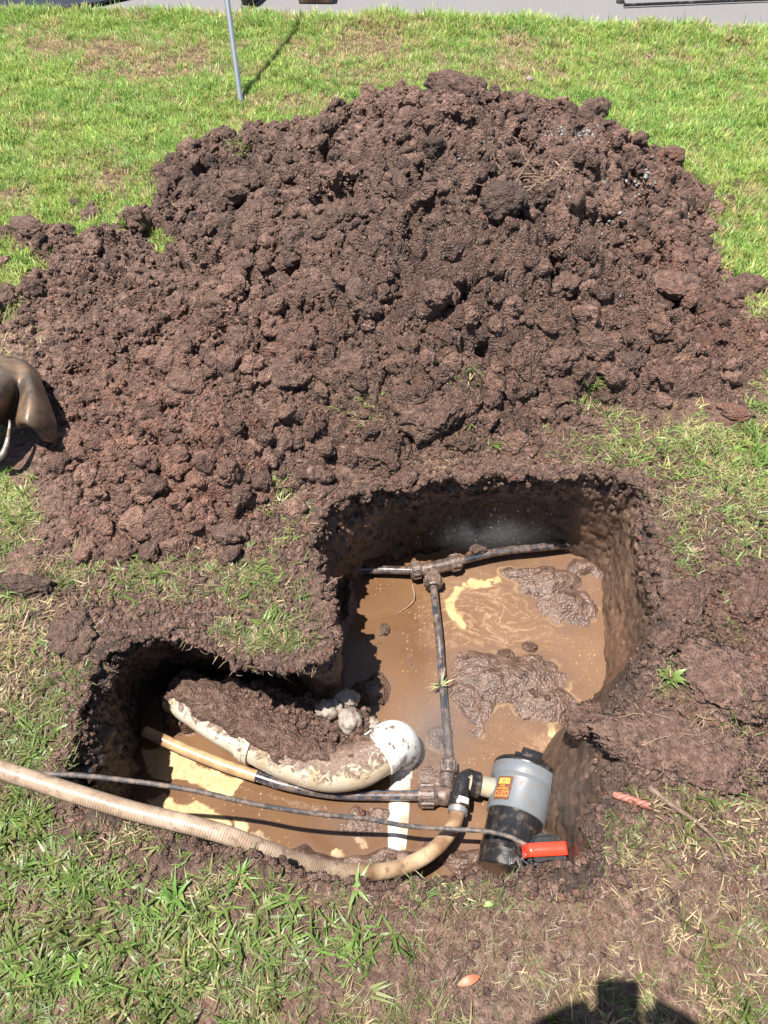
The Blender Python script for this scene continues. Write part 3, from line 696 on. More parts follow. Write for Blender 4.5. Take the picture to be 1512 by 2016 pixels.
DM = """
9999999999999999
9999999999999999
9999999999999999
9999999999999999
9999999999999999
7500000000000039
6000000000000006
3000000000000002
1000000000022104
5000000000002357
7100000000000234
5100011000000121
6201122100000011
7531000000000110
7600000000000011
6310000000000024
7510000000001256
7642211000011356
7554433321112235
6655544332222345
7776666544444567
7777766655555667""".split()
DMA = np.array([[int(c) for c in r_] for r_ in DM], float)
def to_px(x, y):
    zc = y * CP + CAMZ * SP; u = 756 + FPX * x / zc; v = 1008 - FPX * ((y * SP - CAMZ * CP) / zc); return u, v
def dens(x, y):
    u, v = to_px(x, y); u = np.clip(u / 100, 0, 14.99); v = np.clip(v / 100, 0, 20.99)
    i = np.floor(v).astype(int); j = np.floor(u).astype(int); a = v - i; b = u - j
    return ((DMA[i, j] * (1 - b) + DMA[i, j + 1] * b) * (1 - a) + (DMA[i + 1, j] * (1 - b) + DMA[i + 1, j + 1] * b) * a) / 9
DRY = [(230, 105, .22, 1.0), (330, 125, .30, .95), (95, 95, .18, 1.0), (740, 90, .32, 1.0), (850, 140, .3, .5), (1010, 120, .35, .55), (700, 150, .2, .7), (50, 1270, .13, 1.2), (30, 1340, .09, 1.1),
       (1360, 120, .3, .25), (640, 205, .12, .7), (215, 360, .16, .8), (560, 210, .15, .5), (20, 400, .15, .5), (1200, 1800, .3, .55), (1000, 1850, .25, .55), (1450, 1650, .12, .35), (1420, 960, .12, .35), (700, 1900, .3, .2), (130, 330, .1, .5), (1250, 120, .2, .35)]
def dry(x, y):
    d = np.zeros_like(x)
    for a, b, r, w in DRY: d = np.maximum(d, w * blob(x, y, a, b, r * .8))
    return np.clip(d * (.55 + .9 * fbm(x, y, .07, 3, 501)) + .5 * sstep(.52, .75, fbm(x, y, .16, 4, 502)), 0, 1)
def cand(x0, x1, y0, y1, s):
    a, b = np.meshgrid(np.arange(x0, x1, s), np.arange(y0, y1, s), indexing='ij')
    a = (a + rng.uniform(-.5, .5, a.shape) * s).ravel(); b = (b + rng.uniform(-.5, .5, b.shape) * s).ravel(); return a, b
def in_view(x, y, m=.25):
    lim = .53 * (y * CP + CAMZ * SP) + m; return np.abs(x) < lim
GREEN1 = np.array([.225, .42, .085]); GREEN2 = np.array([.37, .50, .11]); GREEN3 = np.array([.12, .27, .10]); TAN = np.array([.56, .43, .25]); YEL = np.array([.50, .50, .17])
def tones(x, y, dr, mud=0):
    n = len(x); a = fbm(x, y, .25, 3, 510)[:, None]; b = rng.uniform(0, 1, (n, 1))
    c = GREEN1 * (1 - a) + GREEN2 * a; c = c * (1 - .35 * (b < .3)) + GREEN3 * .35 * (b < .3)
    c = np.where(rng.uniform(0, 1, (n, 1)) < .25, YEL, c)
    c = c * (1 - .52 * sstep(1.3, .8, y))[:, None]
    mw = (np.clip(1 - dens(x, y), 0, .7) * (y < 2))[:, None] * rng.uniform(0, 1, (n, 1)); c = c * (1 - mw) + np.array([.14, .125, .06]) * mw
    isd = rng.uniform(0, 1, n) < dr * .85
    c[isd] = TAN * rng.uniform(.65, 1.1, (isd.sum(), 1)); c = c * rng.uniform(.75, 1.2, (n, 1))
    return c
# lawn
ax_, ay_ = cand(-2.9, 2.9, -.2, 4.6, .0145)
m = in_view(ax_, ay_) & (ay_ < edge_y(ax_) + .01); ax_, ay_ = ax_[m], ay_[m]
ho = heap_over(ax_, ay_); rs = np.full(ax_.shape, 1.0); q = ay_ < 1.6; rs[q] = sdf(RIMP, ax_[q], ay_[q])
dn = dens(ax_, ay_); dn = np.where((ay_ > 2.3) , 1.0, dn)
dr = dry(ax_, ay_); clump = fbm(ax_, ay_, .05, 3, 520)
pr = np.where(dn > .93, 1.15 - .55 * sstep(.3, .8, dr), np.clip(dn * 1.1, 0, 1) * sstep(.62 - .45 * dn, .85 - .45 * dn, clump + .12))
m = (ho < .004 + .02 * (clump - .5)) & (rs > .008) & (rng.uniform(0, 1, ax_.shape) < pr)
ax_, ay_, dr, dn = ax_[m], ay_[m], dr[m], dn[m]
isf = rng.uniform(0, 1, ax_.shape) < np.where(ay_ < 1.3, .85, np.clip(1.1 - dn * 1.0, 0, .9)) * (ay_ < 2.2)
tall = .85 + .45 * sstep(.35, .65, fbm(ax_, ay_, .05, 3, 533)) + .95 * sstep(.30, .02, edge_y(ax_) - ay_) * (.6 + .8 * fbm(ax_, ay_, .09, 2, 530)) + .35 * sstep(.55, .7, fbm(ax_, ay_, .2, 2, 531))
az_ = sample(_gx, _gy, _gz, ax_, ay_)
def put(sel, coll, name, label, s0, lo=.7, hi=1.3, cat='grass'):
    n = sel.sum(); s = rng.uniform(lo, hi, n) * s0[sel]
    rot = np.stack([rng.normal(0, .12, n), rng.normal(0, .12, n), rng.uniform(0, 6.28, n)], 1)
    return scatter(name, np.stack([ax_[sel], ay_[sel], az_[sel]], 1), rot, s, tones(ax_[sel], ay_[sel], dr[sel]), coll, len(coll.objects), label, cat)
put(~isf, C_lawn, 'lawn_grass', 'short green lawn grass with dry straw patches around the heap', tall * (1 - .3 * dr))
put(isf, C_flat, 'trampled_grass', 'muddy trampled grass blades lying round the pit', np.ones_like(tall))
print('lawn', (~isf).sum(), 'flat', isf.sum())
# flat straw thatch everywhere on dry and sparse ground
ax_, ay_ = cand(-2.4, 2.4, -.1, 4.4, .014)
ho = heap_over(ax_, ay_); q = ay_ < 1.6; rs = np.full(ax_.shape, 1.0); rs[q] = sdf(RIMP, ax_[q], ay_[q])
dn = np.where(ay_ > 2.3, 1, dens(ax_, ay_)); dr = dry(ax_, ay_); u, v = to_px(ax_, ay_)
pr = .3 * dr + .8 * (dr > .40) + .16 * dn * (ay_ < 1.2) + .15 * blob(ax_, ay_, 1150, 1850, .3) + .12 * blob(ax_, ay_, 850, 1850, .2)
m = in_view(ax_, ay_) & (ay_ < edge_y(ax_)) & (ho < .0) & (rs > .02) & (rng.uniform(0, 1, ax_.shape) < pr)
ax_, ay_, dr = ax_[m], ay_[m], dr[m]; az_ = sample(_gx, _gy, _gz, ax_, ay_) + .002
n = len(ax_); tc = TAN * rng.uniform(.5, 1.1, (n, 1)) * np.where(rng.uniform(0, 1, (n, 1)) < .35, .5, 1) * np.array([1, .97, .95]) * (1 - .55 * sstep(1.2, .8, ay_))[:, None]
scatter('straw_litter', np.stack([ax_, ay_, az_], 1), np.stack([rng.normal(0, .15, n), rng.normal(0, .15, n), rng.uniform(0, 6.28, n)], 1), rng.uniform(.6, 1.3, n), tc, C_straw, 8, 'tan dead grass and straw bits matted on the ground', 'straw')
# broad leaves
bx, by = [], []
for a, b, sp_, cnt in [(120, 1720, 150, 75), (330, 1790, 150, 80), (90, 1900, 140, 70), (300, 1950, 200, 60), (520, 1850, 160, 50), (700, 1860, 110, 28), (40, 1620, 60, 36), (60, 1480, 60, 16), (30, 1180, 40, 12), (260, 1150, 130, 22), (500, 1130, 80, 34), (540, 1230, 60, 22), (90, 1280, 70, 12),
                       (230, 430, 34, 16), (470, 300, 40, 9), (900, 735, 40, 14), (700, 780, 60, 9), (1180, 780, 60, 14), (1340, 1090, 40, 8), (1230, 900, 70, 16), (1420, 1560, 60, 12), (1480, 1100, 40, 8), (30, 380, 60, 20), (950, 860, 60, 6), (300, 1640, 80, 12), (560, 1760, 60, 10), (15, 640, 14, 5), (560, 1000, 40, 8), (520, 960, 40, 6)]:
    for _ in range(cnt):
        p = hit(a + random.gauss(0, sp_ * .45), b + random.gauss(0, sp_ * .3)); bx.append(p.x); by.append(p.y)
bx = np.array(bx); by = np.array(by); rs = sdf(RIMP, bx, by); m = rs > .012; bx, by = bx[m], by[m]; n = len(bx)
ax_, ay_ = bx, by; tc = np.where(rng.uniform(0, 1, (n, 1)) < .75, np.array([.15, .27, .045]), np.array([.30, .34, .11])) * rng.uniform(.7, 1.25, (n, 1))
scatter('broad_leaf_grass', np.stack([bx, by, surf(bx, by) + .004], 1), np.stack([rng.normal(0, .2, n), rng.normal(0, .2, n), rng.uniform(0, 6.28, n)], 1), rng.uniform(.32, .85, n), tc * .8, C_broad, 10, 'broad green grass leaves lying on mud near the pit', 'grass')
# sparse sprigs that poke out of the heap fringe and hang over the pit lip
sx_, sy_ = [], []
for a, b, s1, s2, cnt in [(330, 1120, 160, 40, 130), (500, 1150, 80, 60, 160), (540, 1260, 70, 26, 190), (450, 1250, 40, 24, 60), (150, 1130, 60, 30, 60), (900, 735, 40, 20, 30), (690, 800, 60, 40, 26), (1180, 770, 45, 40, 70), (1200, 880, 110, 28, 120), (1350, 860, 80, 30, 120),
                          (1340, 1060, 50, 60, 50), (1400, 950, 70, 60, 120), (470, 285, 30, 20, 30), (230, 435, 34, 20, 60), (560, 1010, 50, 30, 40), (560, 960, 40, 20, 16), (1310, 1340, 25, 25, 20), (30, 1020, 50, 50, 90), (20, 580, 24, 60, 80), (900, 870, 60, 16, 14), (1240, 1640, 60, 30, 26), (300, 1150, 120, 30, 60), (1470, 1010, 50, 70, 80), (300, 1640, 90, 16, 50), (480, 1720, 60, 24, 60), (660, 1765, 80, 16, 50), (900, 1760, 140, 18, 50), (1200, 1680, 60, 40, 40), (120, 1450, 24, 80, 60), (160, 1310, 30, 30, 30)]:
    for _ in range(cnt):
        p = hit(a + random.gauss(0, s1 * .55), b + random.gauss(0, s2 * .55)); sx_.append(p.x); sy_.append(p.y)
bx = np.array(sx_); by = np.array(sy_); m = sdf(RIMP, bx, by) > -.004; bx, by = bx[m], by[m]; n = len(bx)
scatter('mud_sprigs', np.stack([bx, by, surf(bx, by) + .002], 1), np.stack([rng.normal(0, .3, n), rng.normal(0, .3, n), rng.uniform(0, 6.28, n)], 1), rng.uniform(.5, 1.1, n), tones(bx, by, np.full(n, .25)) * np.array([1.1, 1.05, 1.2]), C_flat, 10, 'loose green grass sprigs scattered over muddy soil', 'grass')

# crumbs
def crumb_mesh(seed, sub=2, rough=.34, sq=.8, mat=None):
    bm = bmesh.new(); bmesh.ops.create_icosphere(bm, subdivisions=sub, radius=1); off = Vector((seed * 3.1, seed * 1.7, seed * .9))
    for v in bm.verts:
        p = v.co.copy(); d = mn.noise(p * 1.1 + off) * .55 * rough * 2 + mn.noise(p * 2.7 + off) * .28 * rough * 2 + mn.noise(p * 6 + off) * .12
        v.co = p * (1 + d); v.co.z *= sq
    me = bpy.data.meshes.new('crumb'); bm.to_mesh(me); bm.free(); me.materials.append(mat or M_crumb)
    me.polygons.foreach_set('use_smooth', [True] * len(me.polygons)); return me
C_cr = variants('crumbs', [crumb_mesh(i + 1) for i in range(10)])
C_crb = variants('lumps', [crumb_mesh(i + 31, 4, .42, .75) for i in range(8)])
def crumbs(name, n, lo, hi, coll, label, power=2.2, lift=.35):
    x = rng.uniform(hx[0], hx[-1], n * 4); y = 1.02 + (3.7 - 1.02) * rng.uniform(0, 1, n * 4) ** 1.25
    ho = heap_over(x, y); ht = heap_smooth(x, y)
    clu = fbm(x, y, .12, 3, 540)
    pr = sstep(-.03, .0, ho) * (.12 + 1.25 * sstep(.32, .6, clu)) + .01 * (ho > -.06)
    pr = np.where(y < 1.7, pr, pr * 1.0)
    m = in_view(x, y, .1) & (rng.uniform(0, 1, n * 4) < pr) & (sdf(RIMP, x, y) > .0)
    x, y = x[m][:n], y[m][:n]; n = len(x)
    s = lo + (hi - lo) * rng.uniform(0, 1, n) ** power
    z = surf(x, y) + s * lift * .6
    mk = np.stack([sample(hx, hy, heapmask[..., k_], np.clip(x, hx[0], hx[-1]), np.clip(y, hy[0], hy[-1])) for k_ in range(3)], 1)
    mk[:, 1] = (rng.uniform(0, 1, n) < mk[:, 1] * .25) * rng.uniform(.1, .8, n) * (s < .02) + .42 * mk[:, 1]; mk[:, 2] *= .7
    return scatter(name, np.stack([x, y, z], 1), rng.uniform(0, 6.28, (n, 3)), s, rng.uniform(.55, 1.45, n), coll, len(coll.objects), label, 'soil', mk)
crumbs('soil_crumbs', 118000, .0024, .0075, C_cr, 'fine brown soil crumbs covering the heap', 1.6)
crumbs('soil_lumps', 6500, .0075, .036, C_crb, 'walnut sized soil lumps strewn over the heap', 5.0)
# crumbs round the pit and on its ledge
x = rng.uniform(-.85, 1.15, 130000); y = rng.uniform(.05, 1.55, 130000); d = sdf(RIMP, x, y)
mt = (1 - np.clip(dens(x, y) * 1.6, 0, 1)) * .05 + 1.3 * (d < .035) + .6 * blob(x, y, 1380, 1400, .3) + 1.1 * blob(x, y, 300, 1140, .3) + 1.1 * blob(x, y, 560, 1150, .16) + .9 * blob(x, y, 1150, 900, .2) + .8 * blob(x, y, 1370, 1080, .2) + .5 * blob(x, y, 1300, 1560, .12) + .25 * blob(x, y, 250, 1680, .14)
m = (d > 0) & (rng.uniform(0, 1, x.shape) < mt * .55) & (heap_over(x, y) < 0); x, y = x[m], y[m]; z = surf(x, y)
x2 = rng.uniform(-.62, .1, 9000); y2 = rng.uniform(.5, .95, 9000); z2 = sample(fx, fy, FH, x2, y2); m2 = (z2 > WZ + .035) & (sdf(RIMP, x2, y2) < .06); x2, y2, z2 = x2[m2], y2[m2], z2[m2]
x3 = rng.uniform(-.3, .6, 16000); y3 = rng.uniform(.3, 1.3, 16000); z3 = sample(fx, fy, FH, x3, y3); m3 = (z3 > WZ + .007) & (rng.uniform(0, 1, 16000) < .05) & (sdf(RIMP, x3, y3) < -.03); x3, y3, z3 = x3[m3], y3[m3], z3[m3]
wi = rng.integers(0, NR, 8000); wj = (5 + 20 * rng.uniform(0, 1, 8000) ** 3).astype(int); wk = (WX[wi, 0] < .45) | (rng.uniform(0, 1, 8000) < .2); wi, wj = wi[wk], wj[wk]
x3 = np.concatenate([x3, WX[wi, wj]]); y3 = np.concatenate([y3, WY[wi, wj]]); z3 = np.concatenate([z3, WZZ[wi, wj]])
x, y, z = np.concatenate([x, x2, x3]), np.concatenate([y, y2, y3]), np.concatenate([z, z2, z3]); n = len(x)
s = .0020 + .0075 * rng.uniform(0, 1, n) ** 3.2; wetp = np.concatenate([np.full(n - len(x3), .25), np.full(len(x3), 1.0)]); wetp = np.maximum(wetp, .8 * blob(x, y, 1350, 1200, .25))
scatter('pit_edge_crumbs', np.stack([x, y, z + s * .25], 1), rng.uniform(0, 6.28, (n, 3)), s, rng.uniform(.7, 1.25, n), C_cr, 10, 'small soil crumbs round the pit edge', 'soil', np.stack([wetp, (rng.uniform(0, 1, n) < .05) * .8, np.zeros(n)], 1))
# grey gravel in the heap
g = NG('grey_gravel'); M_grav = g.fin(g.ramp(g.noise(90, 3, .6, g.coord()), [(.3, (.10, .10, .098)), (.7, (.25, .26, .255))]), .6)
C_gr = variants('gravel', [crumb_mesh(i + 61, 2, .4, .7, M_grav) for i in range(5)])
gp = []
for a, b, s1, s2, cnt in [(1130, 262, 55, 22, 260), (1090, 375, 60, 30, 70), (1250, 340, 60, 30, 60), (1360, 400, 50, 20, 45), (1060, 390, 40, 20, 40), (1200, 400, 120, 60, 80), (890, 330, 150, 60, 30)]:
    for _ in range(cnt):
        p = hit(a + random.gauss(0, s1 * .5), b + random.gauss(0, s2 * .5)); gp.append((p.x, p.y, p.z + .002))
gp = np.array(gp); n = len(gp)
scatter('grey_gravel', gp, rng.uniform(0, 6.28, (n, 3)), rng.uniform(.002, .0075, n), rng.uniform(.8, 1.2, n), C_gr, 5, 'pale grey gravel chips mixed in the upper right of the heap', 'gravel')
print('stuff done')

# ---------------------------------------------------------------- path
def path_sheet():
    xa = np.concatenate([[-40, -12, -5], np.arange(-3, 3.1, .05), [5, 12, 40]]); V = []; ya = [0, .04, .3, 1, 3, 8, 20]
    for x in xa:
        e = float(edge_y(np.array(x))) if abs(x) < 4 else 4.5
        for q in ya: V.append((x, e + q, -.012 if q == 0 else .0))
    o = link('path', npmesh('path', V, gridfaces(len(xa), len(ya)), [M_asph])); tag(o, 'grey asphalt path beyond the lawn', 'path', kind='structure')
path_sheet()

# ---------------------------------------------------------------- clods
def clod_mesh(r, sx, sy, sz, seed, mask=(0.2, .2, .2), sub=5, rough=1.0, mat=None, flatb=False):
    bm = bmesh.new(); bmesh.ops.create_icosphere(bm, subdivisions=sub, radius=1); off = Vector((seed * 2.3, -seed * 1.1, seed * 4.7))
    for v in bm.verts:
        p = v.co.copy()
        d = .30 * mn.noise(p * .9 + off) + .20 * mn.noise(p * 2.0 + off) + .10 * mn.noise(p * 4.5 + off) + .09 * abs(mn.noise(p * 9 + off)) + .06 * mn.noise(p * 19 + off) + (.05 * mn.noise(p * 36 + off) if sub > 5 else 0)
        f1 = mn.voronoi(p * 3.4 + off)[0][0]; d += .12 * (.5 - f1)
        f2 = mn.voronoi(p * 8 + off)[0][0]; d += .06 * (.5 - f2)
        q = p * (1 + d * rough); v.co = Vector((q.x * sx, q.y * sy, q.z * sz)) * r
    me = bpy.data.meshes.new('clod'); bm.to_mesh(me); bm.free(); me.materials.append(mat or M_soil)
    n = len(me.vertices); a = me.color_attributes.new('mask', 'FLOAT_COLOR', 'POINT')
    a.data.foreach_set('color', np.tile(np.array([*mask, 1], np.float32), n))
    me.polygons.foreach_set('use_smooth', [True] * len(me.polygons)); return me
def clod(px, py, rpx, sx, sy, sz, mask, label, rz=0, tilt=0, lift=.35, cat='clod', name='soil_clod', mat=None, z=None, rough=1.0, seed=None, grp=None):
    if z is None:
        p = hit(px, py + rpx * sy * .3); s = (p.y * CP + (CAMZ - p.z) * SP) / FPX
    else:
        p = at(px, py, z); s = pxlen(px, py, z)
    r = rpx * s; me = clod_mesh(r, sx, sy, sz, seed or (px % 97 + py % 31), mask, 6 if rpx > 70 else 5 if rpx > 24 else 4, rough, mat)
    o = link(name, me); o.location = p + Vector((0, 0, r * sz * lift)); o.rotation_euler = (tilt, 0, rz)
    tag(o, label, cat, grp); return o
D0 = (.15, .1, .25); DK = (.05, .0, .6); WT = (.9, .15, .05); RD = (.3, .95, 0.0); MD = (.5, .2, .1)
GH = 'soil clods on and around the heap'
CL = [
 (985, 405, 46, 1, .9, .85, DK, 'dark fibrous clod jutting out below the dry roots high on the heap'),
 (468, 368, 38, 1.05, .9, .8, D0, 'round dark brown clod on the upper left shoulder of the heap'),
 (905, 175, 44, 1.3, .7, .6, D0, 'smooth brown lump on the very top of the heap'),
 (1168, 225, 32, 1.1, .8, .9, D0, 'peaked clod on the back right skyline of the heap'),
 (1318, 312, 26, 1.1, .8, .8, RD, 'reddish clod at the right shoulder of the heap beside the grass'),
 (1478, 560, 24, 1.2, .9, .8, MD, 'grey brown clod on the lawn edge at the far right of the heap'),
 (1208, 742, 21, 1, 1, .9, (.9, 0, 0), 'pale shiny round clod in the green sprigs right of the heap'),
 (1242, 714, 25, .9, 1, .9, (.5, 0, .45), 'dark round clod just right of the pale shiny clod'),
 (1168, 680, 36, 1, .8, .8, MD, 'broad clod above and left of the pale shiny clod'),
 (1105, 708, 34, 1.2, .8, .75, MD, 'flattened lump left of the broad clod low on the heap right side'),
 (372, 762, 36, 1.15, .9, .75, (.2, .5, 0), 'smooth tan and orange clod left of centre on the heap'),
 (562, 742, 38, 1.1, .85, .8, (.3, 0, .3), 'smooth grey brown clod right of the tan and orange clod'),
 (712, 592, 36, .8, 1.2, .9, D0, 'tall narrow clod in the middle of the heap'),
 (632, 572, 52, 1.3, .45, .4, D0, 'flat slab shaped clod with a dark hollow under it mid heap'),
 (700, 722, 36, 1.1, .9, .9, MD, 'blocky clod below the middle of the heap with black shade under it'),
 (845, 812, 52, 1.25, .8, .6, WT, 'wet tilted slab of soil at the foot of the heap above the pit'),
 (545, 690, 24, 1.2, .8, .8, RD, 'small orange brown clod left of the blocky clod'),
 (480, 670, 30, 1, .9, .9, MD, 'crumbly clod upper left of the small orange brown clod'),
 (860, 580, 30, 1, .9, .9, MD, 'knobbly clod right of the tall narrow clod'),
 (455, 1052, 28, 1.25, .8, .8, D0, 'dark clod on the grassy tongue above the left pit'),
 (145, 1240, 46, 1.15, .95, .45, (.1, .15, .35), 'large flat oval clod on grass at the corner of the left pit'),
 (48, 1150, 42, 1.3, .5, .5, DK, 'long flat dark clod on grass at the lower left end of the heap'),
 (62, 452, 34, 1.2, .8, .6, D0, 'flat clod on the lawn at the upper left end of the heap'),
 (186, 424, 22, 1, .9, .7, D0, 'small clod on the lawn beside a tuft of pale leaves'),
 (148, 400, 11, 1, .9, .8, DK, 'tiny dark clod on the lawn left of the heap'),
 (1448, 806, 26, 1.2, .9, .4, RD, 'flat orange red clod in grass at the right foot of the heap'),
 (1345, 1180, 40, 1.2, .8, .6, WT, 'glossy wet lump right of the pit wall'),
 (1310, 1262, 26, 1.1, .8, .7, WT, 'small wet lump above the leafy weed'),
 (1425, 1320, 84, 1.15, .75, .16, (.15, .2, .0), 'cracked flat cake of soil right of the leafy weed'),
 (1470, 1180, 40, 1.2, .8, .5, (.8, .4, 0), 'wet reddish lump at the right edge above the cracked cake'),
 (1430, 1700, 18, 1.2, .8, .4, D0, 'flat scrap of mud in trampled grass right of the float switch'),
 (1210, 1715, 24, 1.4, .7, .35, MD, 'low flat mud pat on bare ground right of the float switch'),
 (1118, 560, 34, 1.1, .9, .7, MD, 'rounded clod below the gravel on the heap right flank'),
 (1330, 560, 40, 1.4, .8, .5, (.3, .35, 0), 'smooth pale brown swell on the right flank of the heap'),
 (320, 520, 18, 1.1, .9, .9, (.7, 0, .1), 'glinting small clod on the upper left flank'),
 (800, 940, 24, 1, .8, .7, WT, 'small wet clod hanging on the back lip of the pit'),
]
for i, c in enumerate(CL): clod(*c, rough=(1.5 if c[2] > 38 and c[5] < .5 else 1.15), rz=i * 1.3 % 2 - 1 if c[4] > .6 else .1 * (i % 5 - 2), grp=GH, seed=11 + i * 3)
# upturned turf slab right of the pit
sl_ = clod(1360, 1455, 118, 1.25, .62, .12, (.2, .15, .05), 'wide upturned turf slab with fine roots right of the pump', name='turf_slab', cat='turf slab', rz=-.12, lift=-.1, rough=1.5, seed=77)
clod(1160, 1420, 46, 1.2, .8, .45, WT, 'wet broken lump on the sloping shelf right of the yellow scum', rz=.3, z=-.09, grp=GH)
# stones in the pit
PG = 'stones and mud lumps in the pit'
clod(648, 1400, 24, 1.1, .9, .8, (.4, 0, 0), 'pale grey stone cluster leftmost behind the pipe bend', mat=M_palerock, name='stone', cat='stone', z=-.245, grp=PG)
clod(684, 1378, 22, 1.2, .8, .8, (.4, 0, 0), 'pale knobbly stone furthest back behind the pipe bend', mat=M_palerock, name='stone', cat='stone', z=-.25, grp=PG, seed=5)
clod(690, 1420, 24, 1, 1, .8, (.4, 0, 0), 'whitish stone touching the muddy pipe bend', mat=M_palerock, name='stone', cat='stone', z=-.245, grp=PG, seed=9)
clod(733, 1430, 15, 1, 1.1, .8, (.4, 0, 0), 'small tan pebble above the white pipe socket', mat=M_palerock, name='stone', cat='stone', z=-.27, grp=PG, seed=15)
clod(1044, 1274, 13, 1.1, .9, .5, WT, 'small mud lump ringed by cream scum in the pool', name='mud_lump', cat='mud lump', z=WZ + .002, grp=PG, lift=0)
clod(996, 1288, 14, 1.2, .8, .5, WT, 'flat mud lump left of the scum ringed one', name='mud_lump', cat='mud lump', z=WZ + .002, grp=PG, lift=0)
clod(966, 1312, 11, 1, .9, .5, WT, 'tiny mud lump nearest the hanging black pipe', name='mud_lump', cat='mud lump', z=WZ + .002, grp=PG, lift=0)
clod(942, 1081, 14, 1.2, .8, .8, WT, 'mud lump sitting on top of the back water pipe', name='mud_lump', cat='mud lump', z=WZ + .055, grp=PG, lift=.1)
clod(757, 1240, 12, .8, 1.1, .6, WT, 'pointed mud lump alone in the brown pool left of the pipe', name='mud_lump', cat='mud lump', z=WZ + .002, grp=PG, lift=.2)
clod(1043, 158, 6, 1.2, .9, .8, (0, 0, 0), 'small white stone on the lawn behind the heap', mat=M_palerock, name='stone', cat='stone', z=.02, seed=3)

# ---------------------------------------------------------------- big PVC pipe with bend
def P3(l): return [tuple(at(a, b, z)) for a, b, z in l]
root = empty('drain_pipe', 'large mud caked white drain pipe bending across the left pit', 'pipe', at(560, 1480, -.33))
RP = .054
ppath = smooth_open(P3([(350, 1362, -.285), (450, 1428, -.285), (560, 1487, -.283), (640, 1512, -.28), (700, 1508, -.275), (738, 1488, -.27), (760, 1472, -.272)]), .004)
ep_ = smooth_open(P3([(752, 1480, -.271), (762, 1470, -.272), (772, 1463, -.278), (782, 1466, -.300), (786, 1474, -.335), (787, 1480, -.40)]), .004)
def ribs(ang, i):
    s_ = i * .004; return 1 + (.018 if (.20 < s_ < .25 and (s_ * 1000) % 11 < 4) else 0)
me = tube('pipe', ppath, RP, M_pvc_dirty, 48, raw=True, prof=ribs); part('pipe', me, root)
part('elbow', tube('elbow', ep_, RP * 1.02, M_pvc_end, 48, raw=True), root)
# socket ring at the mouth, and a joint collar
d = Vector(ppath[-1]) - Vector(ppath[-4]); d.normalize(); o_ = Vector(ppath[-1])
me = lathe('socket', [(-.030, RP + .0005), (-.028, RP + .004), (-.004, RP + .0045), (.000, RP + .003), (.001, RP)], o_, d, M_pvc_end, 56); part('socket', me, root)
jd = Vector(ppath[62]) - Vector(ppath[58]); jd.normalize()
me = lathe('joint_collar', [(-.016, RP + .001), (-.016, RP + .005), (-.006, RP + .005), (-.004, RP + .0065), (.004, RP + .0065), (.006, RP + .005), (.018, RP + .005), (.018, RP + .001)], Vector(ppath[60]), jd, M_pvc_dirty, 48); part('joint_collar', me, root)
# mud crust: a shell over the upper rear side
n = len(ppath); A = np.linspace(-1.9, 2.0, 90); T = np.gradient(ppath, axis=0); T /= np.linalg.norm(T, axis=1)[:, None]
side = np.cross(T, [0, 0, 1]); side /= np.linalg.norm(side, axis=1)[:, None]; upv = np.cross(side, T)
I, AA = np.meshgrid(np.arange(n), A, indexing='ij'); arc = I * .004
cov = np.cos(AA - (.42 + .25 * fbm(arc, AA * 0, .08, 2, 601))) * 1.0 - .30 + (fbm(arc, AA * .06, .05, 4, 602) - .5) * 1.3 - .8 * sstep(.30, .48, arc) 
bmp, _ = worley(arc, AA * .055, .02, 603); bm2, _ = worley(arc, AA * .055, .009, 604)
th = np.clip(cov, -1, 1) * .018 + (bmp * .009 + bm2 * .004) * np.clip(cov * 3, 0, 1); th = np.minimum(th, .03); th = np.maximum(th, -.012)
rr_ = RP + th
V = ppath[:, None, :] + side[:, None, :] * (np.sin(-AA) * rr_)[..., None] + upv[:, None, :] * (np.cos(AA) * rr_)[..., None]
me = npmesh('mud_crust', V.reshape(-1, 3), gridfaces(n, 90), [M_soil], cols={'mask': np.zeros((n * 90, 3)) + [.35, .1, .15]}); o_c = part('mud_crust', me, root)
# white pipe below, half under the water
root = empty('white_pipe', 'short white pipe stub lying half under water below the black pipe', 'pipe', at(785, 1600, WZ))
pp = smooth_open(P3([(790, 1490, -.384), (787, 1560, -.383), (783, 1640, -.385), (780, 1690, -.392), (778, 1730, -.42)]), .006)
part('pipe', tube('pipe', pp, .0345, M_pvc, 40, raw=True), root)
dd = Vector(pp[8]) - Vector(pp[5]); part('collar', lathe('collar', [(-.02, .035), (-.02, .038), (.02, .038), (.02, .035)], Vector(pp[7]), dd, M_pvc, 40), root)

